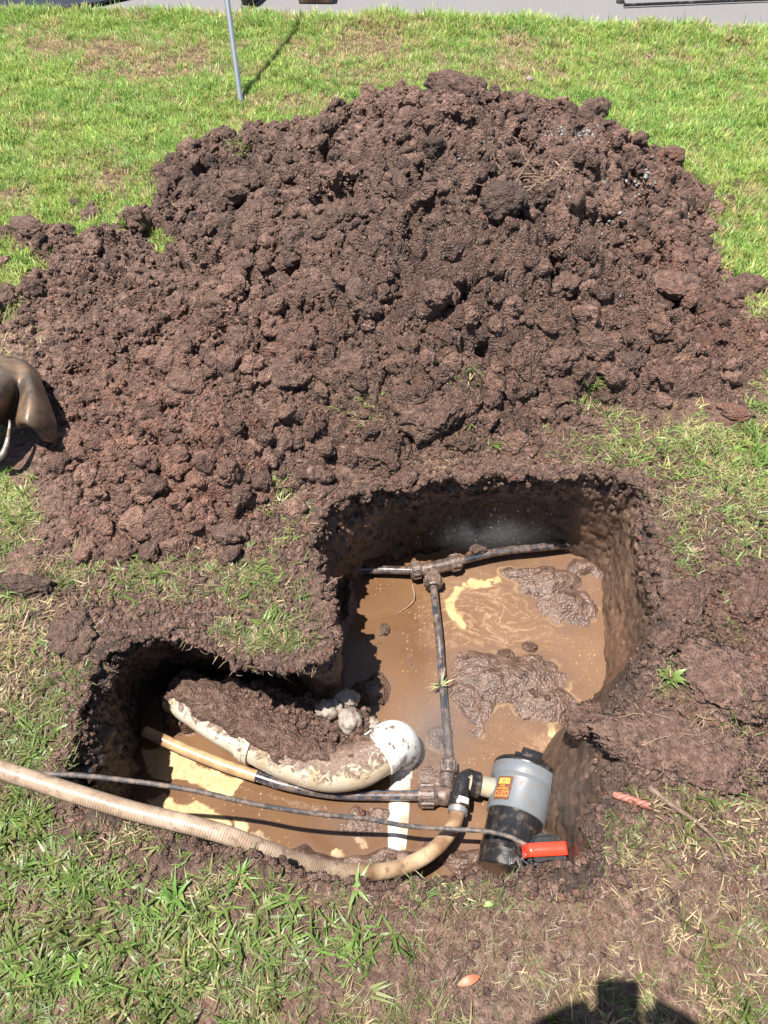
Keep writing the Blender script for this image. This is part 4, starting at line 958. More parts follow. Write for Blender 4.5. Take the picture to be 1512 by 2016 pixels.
# ---------------------------------------------------------------- black pipes
def pipe_with_stripe(root, pts, rad, mat, stripe_angs=(), step=.005, name='pipe'):
    p = smooth_open(P3(pts), step); part(name, tube(name, p, rad, mat, 28, raw=True), root)
    T = np.gradient(p, axis=0); T /= np.linalg.norm(T, axis=1)[:, None]
    sd_ = np.cross(T, [0, 0, 1]); sd_ /= np.linalg.norm(sd_, axis=1)[:, None]; u_ = np.cross(sd_, T)
    for a in stripe_angs:
        V = []
        for k_ in (-1, -.33, .33, 1):
            aa = a + k_ * .07; V.append(p + (sd_ * math.sin(aa) + u_ * math.cos(aa)) * (rad * 1.012 + .0004))
        V = np.stack(V, 1).reshape(-1, 3); part('stripe', npmesh('stripe', V, gridfaces(len(p), 4), [M_blue]), root)
    return p
def compression_nut(root, c, d, r, L, mat, nm='nut', lugs=10):
    def rm(a, s): return 1 + (.10 if math.cos(a * lugs) > .2 else 0) * (1 if -.38 * L < s < .3 * L else 0)
    part(nm, lathe(nm, [(-L / 2, r * .72), (-L / 2, r * .92), (-.39 * L, r), (-.37 * L, r), (.28 * L, r), (.32 * L, r * .95), (.42 * L, r * .86), (L / 2, r * .84), (L / 2, r * .6)], c, d, mat, 80, rmod=rm), root)
root = empty('supply_pipe', 'black water pipe with blue stripes running left to right under the drain bend', 'pipe', at(600, 1530, -.34))
p1 = pipe_with_stripe(root, [(285, 1440, -.31), (360, 1474, -.312), (440, 1506, -.315), (505, 1528, -.318)], .0145, M_polymud, (), name='muddy_pipe_end')
p2 = pipe_with_stripe(root, [(500, 1526, -.318), (560, 1545, -.322), (650, 1562, -.33), (740, 1566, -.335), (838, 1566, -.335)], .0125, M_poly, (-.5, .35, 1.0))
e = at(852, 1566, -.333); dd = Vector((1, .0, 0)); compression_nut(root, at(842, 1566, -.333), dd, .027, .048, M_fit, lugs=10)
part('coupling_body', lathe('coupling_body', [(-.02, .02), (.0, .021), (.012, .024), (.02, .024), (.03, .018), (.045, .018)], e + Vector((.012, 0, 0)), dd, M_fit, 40), root)
part('elbow', tube('elbow', [at(864, 1566, -.335), at(874, 1560, -.337), at(879, 1545, -.338), at(881, 1525, -.339)], .0165, M_fit, 24, .004), root)
compression_nut(root, at(883, 1508, -.338), Vector((.03, 1, 0)), .020, .034, M_fit)

root = empty('tee_pipe', 'black water pipes joined at a muddy tee at the back of the pit', 'pipe', at(855, 1120, -.33))
pipe_with_stripe(root, [(655, 1120, -.335), (700, 1122, -.332), (760, 1122, -.33), (835, 1124, -.325)], .0125, M_poly, (.9,), name='left_pipe')
pipe_with_stripe(root, [(880, 1112, -.325), (930, 1098, -.322), (990, 1085, -.32), (1060, 1078, -.32), (1120, 1072, -.325)], .0125, M_poly, (.6,), name='right_pipe')
pipe_with_stripe(root, [(852, 1140, -.326), (857, 1190, -.328), (864, 1250, -.334), (869, 1310, -.345), (876, 1400, -.352), (883, 1480, -.350), (884, 1508, -.342)], .0108, M_poly, (-.6, .6), name='down_pipe')
tc_ = at(854, 1118, -.325); lft = at(822, 1124, -.325); rgt = at(888, 1110, -.325)
part('tee_body', tube('tee_body', [lft, tc_, rgt], .0205, M_fit, 28, .004), root)
part('tee_branch', tube('tee_branch', [tc_, at(853, 1135, -.326), at(853, 1150, -.327)], .0195, M_fit, 28, .004), root)
compression_nut(root, at(818, 1124, -.325), (lft - tc_).normalized(), .025, .032, M_fit)
compression_nut(root, at(896, 1108, -.324), (rgt - tc_).normalized(), .025, .034, M_fit)
compression_nut(root, at(853, 1146, -.327), (at(855, 1170, -.327) - at(853, 1130, -.327)).normalized(), .026, .036, M_fit)

# ---------------------------------------------------------------- pump
FTOP = at(1031, 1501, -.235); AX = (FTOP - at(984, 1700, -.228)).normalized()
UPD = Vector((0, 0, 1)); UPD = (UPD - AX * UPD.dot(AX)).normalized(); RT = AX.cross(UPD); BASE = FTOP - UPD * .0855 - AX * .229; PSC = .945; LOC = BASE + (1 - PSC) * (FTOP - BASE) + Vector((.017, 0, 0)); iv = lambda p: (p - LOC) / PSC + BASE      # RT: to the right of the axis seen from above
pump = empty('submersible_pump', 'grey and black submersible pump lying half in the muddy water', 'pump', BASE)
S0 = -.02
def mx(a, b, t): return a + (b - a) * t
me = lathe('motor_housing', [(S0, .030), (S0, .058), (S0 + .004, .063), (S0 + .04, .066), (S0 + .042, .0675), (S0 + .05, .0675), (S0 + .052, .0665), (.10, .0685), (.118, .0685)], BASE, AX, M_black, 72, xdir=UPD,
           rmod=lambda a, s: 1 - (.075 if (abs(((a + .25) % (2 * math.pi)) - .22) < .12 and .03 < s < .10) else 0)); part('motor_housing', me, pump)
me = lathe('pump_body', [(.113, .066), (.113, .0725), (.116, .0745), (.188, .0755), (.193, .0775), (.198, .0825), (.202, .0845), (.224, .0855), (.229, .0850), (.229, .07)], BASE, AX, M_grey, 80, xdir=UPD); body = part('pump_body', me, pump)
me = lathe('lid', [(.2265, .06), (.2265, .0835), (.231, .0855), (.238, .0855), (.242, .083), (.243, .05), (.243, .01)], BASE, AX, M_black, 80, xdir=UPD); part('lid', me, pump)
rot = basis(AX, RT)
part('handle', boxmesh('handle', BASE + AX * .258 + UPD * .046, .052, .036, .032, M_black, rot, .006), pump)
part('handle_notch', boxmesh('handle_notch', BASE + AX * .251 + UPD * .040 - RT * .033, .016, .03, .018, M_black, rot, .004), pump)
part('handle_clip', boxmesh('handle_clip', BASE + AX * .250 + UPD * .034 + RT * .036, .022, .03, .014, M_black, rot, .004), pump)
# ribs on housing
for ang in (.78, -.62):
    dvec = UPD * math.cos(ang) + RT * math.sin(ang)
    part('rib', boxmesh('rib', BASE + AX * .062 + dvec * .0675, .0035, .004, .10, M_black, basis(AX, AX.cross(dvec)), .001), pump)
# dirty window patch
def patch(name, s0, s1, a0, a1, rad, mat, ns=12, na=16, th=.0006):
    V = []
    for i in range(ns + 1):
        for j in range(na + 1):
            s_ = mx(s0, s1, i / ns); a = mx(a0, a1, j / na); V.append(BASE + AX * s_ + (UPD * math.cos(a) + RT * math.sin(a)) * (rad + th))
    return npmesh(name, [tuple(v) for v in V], gridfaces(ns + 1, na + 1), [mat])
g = NG('label_dark'); M_lab = g.fin(g.mix(g.ramp(g.noise(160, 4, .6, g.coord()), [(.45, 0.0), (.75, .7)]), (.10, .040, .02), (.28, .12, .05)), .45)
M_or = simple('label_orange', (.55, .20, .05), .5, 0, (.3, .12, .05), 120, (.6, .8))
M_oy = simple('label_amber', (.58, .30, .07), .5, 0, (.4, .18, .06), 120, (.6, .8))
LA0, LA1 = -1.02, -.42                     # sticker spans these angles (left side of the body)
sticker = part('sticker', patch('sticker', .126, .186, LA0, LA1, .0757, M_lab), pump)
def on_body(u, v, h=.0762):
    """u along the sticker's reading direction 0..1, v 0..1 up; reads upside down like in the photo"""
    s_ = mx(.129, .184, 1 - v); a = mx(LA1 - .03, LA0 + .02, u)
    rr0 = h + .0006; return BASE + AX * s_ + (UPD * math.cos(a) + RT * math.sin(a)) * rr0
def text_on(name, txt, u0, u1, v0, v1, mat):
    cu = bpy.data.curves.new(name, 'FONT'); cu.body = txt; cu.size = 1; cu.resolution_u = 4; cu.offset = .018
    to = bpy.data.objects.new(name + '_tmp', cu); COL.objects.link(to); dg = bpy.context.evaluated_depsgraph_get()
    me = bpy.data.meshes.new_from_object(to.evaluated_get(dg)); bpy.data.objects.remove(to); bpy.data.curves.remove(cu)
    xs_ = [v.co.x for v in me.vertices]; ys_ = [v.co.y for v in me.vertices]; x0, x1, y0, y1 = min(xs_), max(xs_), min(ys_), max(ys_)
    for v in me.vertices: v.co = on_body(mx(u0, u1, (v.co.x - x0) / (x1 - x0)), mx(v0, v1, (v.co.y - y0) / (y1 - y0)))
    me.materials.clear(); me.materials.append(mat); return part(name, me, pump)
text_on('brand_lettering', 'OZITO', .03, .97, .64 , .94, M_or)
text_on('small_lettering', 'SUBMERSIBLE', .10, .95, .50, .60, M_or)
text_on('small_lettering', 'PUMP', .38, .74, .37, .47, M_or)
def rect_on(name, u0, u1, v0, v1, mat, h=.0762):
    V = []; 
    for i in range(5):
        for j in range(9): V.append(tuple(on_body(mx(u0, u1, j / 8), mx(v0, v1, i / 4), h)))
    return part(name, npmesh(name, V, gridfaces(5, 9), [mat]), pump)
rect_on('symbol_panel', .12, .88, .05, .33, M_oy)
for q in range(3): rect_on('symbol_line', .36, .60, .10 + q * .075, .125 + q * .075, M_lab, .0766)
rect_on('symbol_line', .20, .235, .08, .30, M_lab, .0766)
# outlet on the left
OD = (-RT * 1.0 + UPD * .10 - AX * .16).normalized()
o0 = BASE + AX * .176 + OD * .058
part('outlet', lathe('outlet', [(0, .026), (.035, .025), (.048, .024)], o0, OD, M_trans, 32), pump)
part('outlet_nut', lathe('outlet_nut', [(0, .022), (0, .0285), (.004, .030), (.020, .030), (.024, .028), (.024, .02)], o0 + OD * .048, OD, M_black, 6 * 8, rmod=lambda a, s: 1 / max(.88, math.cos(((a + math.pi / 6) % (math.pi / 3)) - math.pi / 6) ** -1 * .9) if 0 < s < .024 else 1), pump)
part('outlet_washer', lathe('outlet_washer', [(0, .022), (0, .0255), (.005, .0255), (.005, .02)], o0 + OD * .073, OD, M_trans, 32), pump)
e0 = o0 + OD * .074
eB = iv(at(906, 1560, -.300)); eC = iv(at(902, 1592, -.303))
ep = smooth_open([tuple(e0), tuple(e0 + OD * .010), tuple(iv(at(931, 1531, -.305))), tuple(iv(at(913, 1541, -.302))), tuple(iv(at(904, 1580, -.300)))], .003)
rad = np.interp(np.linspace(0, 1, len(ep)), [0, .1, .14, .5, .8, 1], [.020, .020, .0235, .0245, .0235, .022])
V, Q, T_ = tube_arrays(ep, rad, 32); part('outlet_elbow', mesh_from('outlet_elbow', V, Q, T_, [M_black]), pump)
dE = (eC - eB).normalized()
part('elbow_collar', lathe('elbow_collar', [(-.014, .02), (-.014, .0250), (-.004, .0268), (.012, .0268), (.016, .0255), (.016, .018)], iv(at(904, 1574, -.300)), dE, M_black, 36), pump)
rc = iv(at(904, 1574, -.300)); xd = dE.cross(Vector((0, 0, 1))).normalized(); zd = xd.cross(dE)
V = []
for i in range(5):
    for j in range(9):
        a = mx(-.1, 1.0, j / 8); V.append(tuple(rc + dE * mx(-.003, .011, i / 4) + (zd * math.cos(a) - xd * math.sin(a) * (1 if xd.x < 0 else -1)) * .0274))
part('white_mark', npmesh('white_mark', V, gridfaces(5, 9), [M_white]), pump)
# strain relief on the pump for cable and float arm
part('cable_gland', tube('cable_gland', [BASE + AX * .0 + RT * .045 + UPD * .03, iv(at(1015, 1655, -.225)), iv(at(1030, 1668, -.215))], .009, M_black, 16, .004), pump)
for q, (a, b, z) in enumerate([(1008, 1690, -.25), (1022, 1700, -.245), (1036, 1698, -.24)]):
    part('bracket', boxmesh('bracket', iv(at(a, b, z)), .012, .03, .02, M_black, Matrix.Rotation(.4 * q, 3, 'Z'), .003), pump)
pump.scale = (PSC,) * 3; pump.location = LOC
# float switch
fl = empty('float_switch', 'black float switch with a bright red band beside the pump base', 'float switch', at(1075, 1680, -.20))
def float_body():
    out = [(-.062, -.010), (-.048, .030), (-.030, .040), (.030, .040), (.048, .030), (.062, -.006), (.056, -.034), (.030, -.040), (.0, -.034), (-.036, -.040), (-.056, -.032)]
    bm = bmesh.new(); vs = [bm.verts.new((x * .64, y * .80, -.021)) for x, y in out]; f = bm.faces.new(vs)
    r_ = bmesh.ops.extrude_face_region(bm, geom=[f]); bmesh.ops.translate(bm, vec=(0, 0, .042), verts=[v for v in r_['geom'] if isinstance(v, bmesh.types.BMVert)])
    bmesh.ops.recalc_face_normals(bm, faces=bm.faces); bmesh.ops.bevel(bm, geom=list(bm.edges), offset=.007, segments=3, affect='EDGES')
    me = bpy.data.meshes.new('float_body'); bm.to_mesh(me); bm.free(); me.materials.append(M_black)
    me.polygons.foreach_set('use_smooth', [True] * len(me.polygons)); sharp(me, 35); return me
me = float_body(); me.transform(Matrix.Translation(at(1074, 1674, -.185)) @ Matrix.Rotation(.03, 4, 'Z') @ Matrix.Rotation(.15, 4, 'X')); part('float_body', me, fl)
# red band: a loop round the float
def band():
    V = []; path_ = [(-.052, -.0), (-.046, .0245), (-.030, .0265), (.030, .0265), (.045, .0245), (.053, .0), (.045, -.0245), (-.045, -.0245)]
    pts = smooth_closed([(x * 1.02, z * 1.0) for x, z in path_], 60)
    for k_ in range(4):
        yy, of = [(-.0105, 0), (-.0105, .0016), (.0105, .0016), (.0105, 0)][k_]
        for x, z in pts: l = math.hypot(x, z); V.append((x * .84 * (1 + of / l), yy * 1.25, z * (1 + of / l)))
    F = [(k_ * 60 + i, k_ * 60 + (i + 1) % 60, ((k_ + 1) % 4) * 60 + (i + 1) % 60, ((k_ + 1) % 4) * 60 + i) for k_ in range(4) for i in range(60)]
    return npmesh('red_band', V, F, [M_red])
me = band(); me.transform(Matrix.Translation(at(1074, 1674, -.183)) @ Matrix.Rotation(.05, 4, 'Z') @ Matrix.Rotation(.15, 4, 'X')); part('red_band', me, fl)

# ---------------------------------------------------------------- hose
hz = [(-140, 1480, .06), (-40, 1503, .055), (60, 1534, .05), (160, 1566, .050), (260, 1596, .046), (350, 1618, .036), (440, 1642, .020), (520, 1672, -.02), (600, 1700, -.09), (680, 1716, -.16), (750, 1716, -.215), (810, 1700, -.255), (860, 1668, -.270), (890, 1630, -.288), (901, 1598, -.300), (904, 1580, -.302)]
hp = smooth_open(P3(hz), .001)
def hose():
    n = len(hp); seg = 32; al = np.arange(n) * .001
    endp = sstep(.80, 1.05, al / al[-1] * 1.28)
    T = None
    V, Q, T_ = tube_arrays(hp, .0172, seg, True)
    phase = np.repeat(al, seg) / .0052 + np.tile(np.arange(seg) / seg, n)
    rib = .5 + .5 * np.sin(phase * 2 * math.pi); C_ = np.repeat(hp, seg, 0)
    fade = 1 - np.repeat(sstep(.66, .78, al / al[-1]), seg)
    V[:n * seg] = C_ + (V[:n * seg] - C_) * (1 + .022 * rib * (.25 + .75 * fade))[:, None]
    me = mesh_from('hose', V, Q, T_, [M_hose])
    c_ = np.zeros((len(V), 4), np.float32); c_[:, 3] = 1; c_[:n * seg, 0] = rib ** 2 * fade; c_[:n * seg, 1] = (1 - fade) * .7
    a = me.color_attributes.new('rib', 'FLOAT_COLOR', 'POINT'); a.data.foreach_set('color', c_.ravel()); return me
root = empty('pump_hose', 'thick beige ribbed hose running from the left edge to the pump outlet', 'hose', at(260, 1606, .03))
part('hose_tube', hose(), root)
dH = (Vector(hp[-1]) - Vector(hp[-20])).normalized()
part('hose_clamp', lathe('hose_clamp', [(-.006, .021), (-.006, .0232), (.006, .0232), (.006, .021)], Vector(hp[-22]), dH, M_galv, 40), root)
# power cable
cz = [(86, 1524, .035), (95, 1524, .045), (160, 1527, .03), (260, 1538, .0), (380, 1556, -.03), (500, 1583, -.07), (620, 1602, -.12), (720, 1612, -.16), (800, 1626, -.19), (880, 1632, -.205), (950, 1636, -.205), (1000, 1646, -.21), (1028, 1660, -.200), (1042, 1668, -.195)]
cab = link('power_cable', tube('power_cable', P3(cz), .0052, M_rubber, 14, .004)); tag(cab, 'thin dark muddy power cable strung over the left pit to the pump', 'cable')
cab2 = link('cable_loop', tube('cable_loop', P3([(40, 1522, .02), (70, 1522, .04), (100, 1521, .045)]), .0045, M_rubber, 12, .004)); bpy.data.objects.remove(cab2)

# ---------------------------------------------------------------- pole
root = empty('steel_pole', 'thin galvanised steel pole leaning from the lawn behind the heap', 'pole', at(475, 207, .0))
b0 = at(475, 207, .0); dirp = Vector((-.097, .6, 1)).normalized()
part('pole_tube', tube('pole_tube', [b0 - dirp * .12, b0, b0 + dirp * .8, b0 + dirp * 1.62], .0122, M_galv, 24, .05), root)
part('pole_cap', lathe('pole_cap', [(0, .0122), (0, .0135), (.03, .0135), (.034, .009)], b0 + dirp * 1.61, dirp, M_black, 24), root)

# ---------------------------------------------------------------- shovel blade at the left edge
def shovel():
    root = empty('shovel', 'muddy steel shovel blade lying face down on the heap at the left edge', 'shovel', at(20, 790, .1))
    # control net in photo pixels with heights
    rows = [[(-130, 720, .10), (-60, 700, .12), (-4, 700, .125), (25, 704, .12), (50, 712, .115), (76, 735, .09)],
            [(-140, 760, .15), (-60, 740, .18), (0, 738, .175), (36, 742, .145), (62, 748, .15), (92, 780, .10)],
            [(-150, 800, .20), (-70, 780, .215), (-2, 772, .18), (34, 776, .115), (62, 772, .165), (104, 812, .095)],
            [(-150, 840, .19), (-70, 820, .20), (-6, 800, .165), (26, 806, .075), (56, 800, .165), (112, 840, .08)],
            [(-150, 880, .14), (-70, 860, .16), (-14, 822, .13), (20, 832, .06), (50, 830, .15), (106, 868, .06)],
            [(-150, 905, .10), (-70, 880, .11), (-14, 835, .10), (24, 846, .06), (60, 840, .12), (84, 866, .065)]]
    G = np.array([[tuple(at(*c_)) for c_ in r_] for r_ in rows])
    def up1(G, k_):
        out = []
        for i in range(G.shape[0] - 1):
            p0 = G[max(i - 1, 0)]; p1 = G[i]; p2 = G[i + 1]; p3 = G[min(i + 2, G.shape[0] - 1)]
            for q in range(k_):
                t = q / k_; out.append(.5 * (2 * p1 + (p2 - p0) * t + (2 * p0 - 5 * p1 + 4 * p2 - p3) * t * t + (3 * p1 - p0 - 3 * p2 + p3) * t ** 3))
        out.append(G[-1]); return np.array(out)
    G = up1(G, 8); G = up1(G.transpose(1, 0, 2), 10).transpose(1, 0, 2)
    me = npmesh('blade', G.reshape(-1, 3), gridfaces(G.shape[0], G.shape[1]), [M_steelrust])
    o = part('blade', me, root); md = o.modifiers.new('t', 'SOLIDIFY'); md.thickness = .004; md.offset = 0
    part('edge_strip', tube('edge_strip', P3([(-10, 905, .07), (5, 895, .085), (14, 872, .10), (19, 840, .115), (19, 828, .12)]), lambda t: .010 - .007 * t, M_steelbright, 12, .006), root)
    part('handle_socket', tube('handle_socket', P3([(-110, 770, .19), (-180, 740, .22), (-260, 700, .26)]), .022, M_steelrust, 20, .02), root)
    part('handle', tube('handle', P3([(-240, 710, .25), (-420, 620, .34), (-700, 480, .5)]), .018, M_wood, 20, .05), root)
shovel()

# ---------------------------------------------------------------- plants, roots, twigs
def plant(name, label, cat, base, leaves, wd, col, seed, lmin, lmax, tilt=.9):
    r = random.Random(seed); root = empty(name, label, cat, base)
    g = NG(name + '_leaf'); g.fin(g.mix(g.math('MULTIPLY', g.noise(60, 3, .5, g.coord()), .6), col, tuple(x * .55 for x in col)), .4)
    for i in range(leaves):
        az = i * 2.4 + r.uniform(-1.2, 1.2); L = r.uniform(lmin, lmax); V = []; F = []; p = Vector(base) + Vector((math.cos(az), math.sin(az), 0)) * .003; t0 = r.uniform(.3, tilt)
        for s in range(7):
            f = s / 6; w = wd * math.sin(min(1, f * 1.15 + .12) * math.pi) * .5 + .0004; sdv_ = Vector((-math.sin(az), math.cos(az), 0)); up_ = Vector((0, 0, .35 * w))
            V += [p - sdv_ * w + up_, p, p + sdv_ * w + up_]; th_ = t0 + f * .9
            p = p + Vector((math.sin(th_) * math.cos(az), math.sin(th_) * math.sin(az), math.cos(th_))) * L / 6
        for s in range(6):
            for q in (0, 1): F.append((s * 3 + q, s * 3 + q + 1, s * 3 + q + 4, s * 3 + q + 3))
        part('leaf', npmesh('leaf', [tuple(v) for v in V], F, [g.m]), root)
    return root
plant('weed_plant', 'leafy green weed on the right lip of the pit beside the cracked soil cake', 'weed', hit(1318, 1335), 14, .013, (.13, .19, .045), 3, .02, .048)
plant('weed_plant', 'small pale weed caught on the hanging pipe in the water', 'weed', at(868, 1350, -.335), 9, .004, (.34, .36, .16), 5, .025, .05)
plant('weed_plant', 'wide leaved grass plant lying on bare mud below the left pit', 'weed', hit(345, 1770), 14, .007, (.10, .19, .04), 8, .03, .06, 1.3)
plant('weed_plant', 'tall bright grass clump below the hose bend', 'weed', hit(470, 1730), 13, .005, (.11, .20, .04), 12, .03, .055, 1.2)
plant('weed_plant', 'bright rosette weed near the bottom left corner', 'weed', hit(150, 1905), 14, .009, (.13, .24, .04), 14, .03, .045, 1.3)
plant('weed_plant', 'pale limp leaves on the heap edge beside the small lawn clod', 'weed', hit(232, 432), 10, .010, (.34, .42, .20), 21, .05, .10, 1.3)
plant('weed_plant', 'green blades lying across the hose above the muddy lip', 'weed', hit(700, 1752) + Vector((0, 0, .01)), 9, .006, (.17, .24, .07), 23, .02, .06, 1.2)
def strands(name, label, cat, pts_list, rad, mat, nm='strand'):
    root = empty(name, label, cat, pts_list[0][0])
    for p in pts_list: part(nm, tube(nm, p, lambda t: rad * (1.1 - .8 * t), mat, 7, .005), root)
    return root
r = random.Random(4)
def wig(p0, d, L, w, k_=6):
    out = [Vector(p0)]; d = Vector(d).normalized()
    for i in range(k_): d = (d + Vector((r.uniform(-w, w), r.uniform(-w, w), r.uniform(-w, w)))).normalized(); out.append(out[-1] + d * L / k_)
    return out
pr_ = hit(1010, 380); ls = []
for i in range(26): ls.append(wig(hit(960 + i * 5 + r.uniform(-20, 20), 372 + r.uniform(-30, 25)) + Vector((0, 0, .012)), (r.uniform(-1, 1), r.uniform(-.3, .3), r.uniform(.0, .5)), r.uniform(.06, .16), .5))
ls.append([hit(985, 380) + Vector((0, 0, .03)), hit(1030, 355) + Vector((0, 0, .05)), hit(1078, 325) + Vector((0, 0, .05))]); ls.append([hit(1000, 395) + Vector((0, 0, .03)), hit(1035, 350) + Vector((0, 0, .05)), hit(1048, 330) + Vector((0, 0, .05))])
strands('root_tuft', 'tuft of dry tan roots poking out of the upper heap', 'roots', ls, .0014, M_straw, 'root')
strands('twig', 'short twig stuck in the soil to the right of the dry roots', 'twig', [[hit(1090, 330) + Vector((0, 0, .02)), hit(1102, 340) + Vector((0, 0, .02)), hit(1115, 345) + Vector((0, 0, .015))]], .003, M_straw)
stk = strands('dark_root', 'thick dark root running down the grass right of the pump', 'root', [[hit(1275, 1552) + Vector((0, 0, .008)), hit(1320, 1590) + Vector((0, 0, .012)), hit(1370, 1625) + Vector((0, 0, .014)), hit(1410, 1665) + Vector((0, 0, .012)), hit(1435, 1715) + Vector((0, 0, .006))]], .006, M_stick)
strands('twig', 'pale thin twig leaning on the slope right of the pump', 'twig', [[at(1118, 1593, -.24), at(1160, 1572, -.15), at(1205, 1540, -.02), at(1228, 1530, .01)]], .0025, M_straw)
strands('twig', 'curled thin twig floating on the brown pool left of the pipe', 'twig', [[at(812, 1152, WZ + .004), at(816, 1175, WZ + .012), at(808, 1190, WZ + .008), at(780, 1210, WZ + .003)]], .002, M_straw)
ls = []
for i in range(34):
    p = hit(1240 + r.uniform(0, 260), 1390 + r.uniform(0, 150)); ls.append(wig(p + Vector((0, 0, .010)), (r.uniform(-1, 1), r.uniform(-1, 1), .1), r.uniform(.03, .09), .45))
strands('fine_roots', 'fine pale roots spread over the upturned turf slab', 'roots', ls, .0009, M_straw, 'root')
ls = []
for i in range(38):
    k_ = int(r.uniform(.0, .19) ** 1 * NR); p = Vector((WX[k_, 6], WY[k_, 6], WZZ[k_, 6])); nn = WN[k_]; ls.append(wig(p, (nn[0] * .8, nn[1] * .8, r.uniform(-1, .1)), r.uniform(.01, .06), .75))
strands('hanging_roots', 'pale roots and grass hanging over the back lip of the left pit', 'roots', ls, .0009, M_straw, 'root')
# scaly reddish conifer twig
def cone():
    a, b = hit(1203, 1567) + Vector((0, 0, .012)), hit(1270, 1588) + Vector((0, 0, .012)); d = (b - a); L = d.length; d.normalize(); root = empty('conifer_twig', 'short reddish scaly conifer twig lying right of the pump', 'twig', a)
    part('core', tube('core', [a, (a + b) / 2 + Vector((0, .002, .002)), b], .005, M_cone, 12, .004), root)
    B = basis(d, Vector((0, 0, 1)))
    for i in range(60):
        f = i / 60; c_ = a + d * L * f; an = i * 2.4; n_ = B @ Vector((math.cos(an), math.sin(an), 0)); t_ = B @ Vector((-math.sin(an), math.cos(an), 0)); rr = .0075
        V = [c_ + n_ * .004 - t_ * .0035, c_ + n_ * .004 + t_ * .0035, c_ + n_ * rr + d * .007 + t_ * .0022, c_ + n_ * (rr + .002) + d * .012, c_ + n_ * rr + d * .007 - t_ * .0022]
        me = bpy.data.meshes.new('scale'); me.from_pydata([tuple(v) for v in V], [], [(0, 1, 2, 3, 4)]); me.materials.append(M_cone); part('scale', me, root)
cone()
def leaf(px, py, L, w, rz, label, mat):
    p = hit(px, py) + Vector((0, 0, .008)); V = []; 
    for i in range(9):
        f = i / 8; ww = w * math.sin(f * math.pi) ** .7 * .5 + .0003
        for s in (-1, 0, 1): V.append(Matrix.Rotation(rz, 3, 'Z') @ Vector(((f - .5) * L, s * ww, .25 * abs(s) * ww + .006 * math.sin(f * 3))) + p)
    o = link('fallen_leaf', npmesh('fallen_leaf', [tuple(v) for v in V], gridfaces(9, 3), [mat])); tag(o, label, 'leaf', 'fallen leaves')
leaf(922, 1932, .042, .014, .3, 'reddish fallen leaf on bare mud at the bottom edge centre', M_leafred)
leaf(960, 1783, .022, .008, .1, 'small green fallen leaf on mud below the pump', simple('leaf_green', (.2, .32, .08), .5))
leaf(905, 730, .03, .012, .1, 'small red leaf among green blades at the foot of the heap', M_leafred)
leaf(1380, 1283, .05, .016, -.15, 'flat brown leaf tucked under the cracked soil cake', M_stick)

# ---------------------------------------------------------------- things on the path
standin_pts = [at(-420, 40, .012), at(-60, 27, .012), at(30, 27, .012), at(120, 20, .012), at(200, 8, .012), at(262, -6, .012), at(420, -45, .012), at(420, -160, .012), at(-520, -160, .012)]  # thin dark slab standing in for what looks like a car's shadow
bm = bmesh.new(); vs = [bm.verts.new(p) for p in standin_pts]; f = bm.faces.new(vs); r_ = bmesh.ops.extrude_face_region(bm, geom=[f])
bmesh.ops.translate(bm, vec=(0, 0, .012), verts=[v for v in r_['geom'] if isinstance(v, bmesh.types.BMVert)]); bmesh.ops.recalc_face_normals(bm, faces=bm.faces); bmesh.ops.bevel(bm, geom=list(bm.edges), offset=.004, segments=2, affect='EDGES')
me = bpy.data.meshes.new('shadow_standin'); bm.to_mesh(me); bm.free(); me.materials.append(M_navy); o = link('shadow_standin', me); tag(o, 'dark navy sheet standing in for a dark area of the path at the top left', 'mat')
# wooden block
wb = at(622, 9, 0.0); o = link('wood_block', boxmesh('wood_block', wb + Vector((0, .06, .05)), .19, .11, .09, M_wood, Matrix.Rotation(-.03, 3, 'Z'), .004)); tag(o, 'brown timber block on the path edge behind the heap', 'wood block')
# boot
def boot():
    b = at(487, 16, 0); root = empty('black_boot', 'black boot at the lawn edge right behind the steel pole', 'boot', b)
    R_ = Matrix.Rotation(-.25, 4, 'Z')
    def loft(secs, nm, mat):
        V = []; n_ = 20
        for (y, w, h, z0) in secs:
            for k_ in range(n_):
                a = 2 * math.pi * k_ / n_; c_, s_ = math.cos(a), math.sin(a)
                V.append(b + (R_ @ Vector((w * .5 * np.sign(c_) * abs(c_) ** .7, y, z0 + h * .5 + h * .5 * np.sign(s_) * abs(s_) ** .8))))
        F = [(i * n_ + k_, i * n_ + (k_ + 1) % n_, (i + 1) * n_ + (k_ + 1) % n_, (i + 1) * n_ + k_) for i in range(len(secs) - 1) for k_ in range(n_)] + [tuple(range(n_))[::-1], tuple(range((len(secs) - 1) * n_, len(secs) * n_))]
        part(nm, mesh_from(nm, V, F, None, [mat]), root)
    loft([(-.02, .03, .03, .02), (0, .07, .06, .015), (.05, .095, .075, .015), (.12, .09, .09, .015), (.17, .08, .13, .015), (.24, .075, .16, .015), (.28, .06, .16, .015)], 'upper', M_black)
    loft([(-.024, .035, .016, .0), (0, .078, .018, 0), (.05, .102, .018, 0), (.14, .085, .018, 0), (.25, .08, .02, 0), (.288, .06, .02, 0)], 'sole', M_rubber)
    part('shaft', tube('shaft', [b + R_ @ Vector((0, .22, .12)), b + R_ @ Vector((0, .225, .30))], .045, M_black, 24, .05), root)
boot()
tub = empty('grey_tub', 'small grey plastic tub between the steel pole and the black boot', 'tub', at(466, -4, 0))
part('tub_wall', lathe('tub_wall', [(0, .03), (.004, .045), (.10, .055), (.10, .052), (.01, .042)], at(464, -8, .0), (0, 0, 1), M_grey, 32), tub)
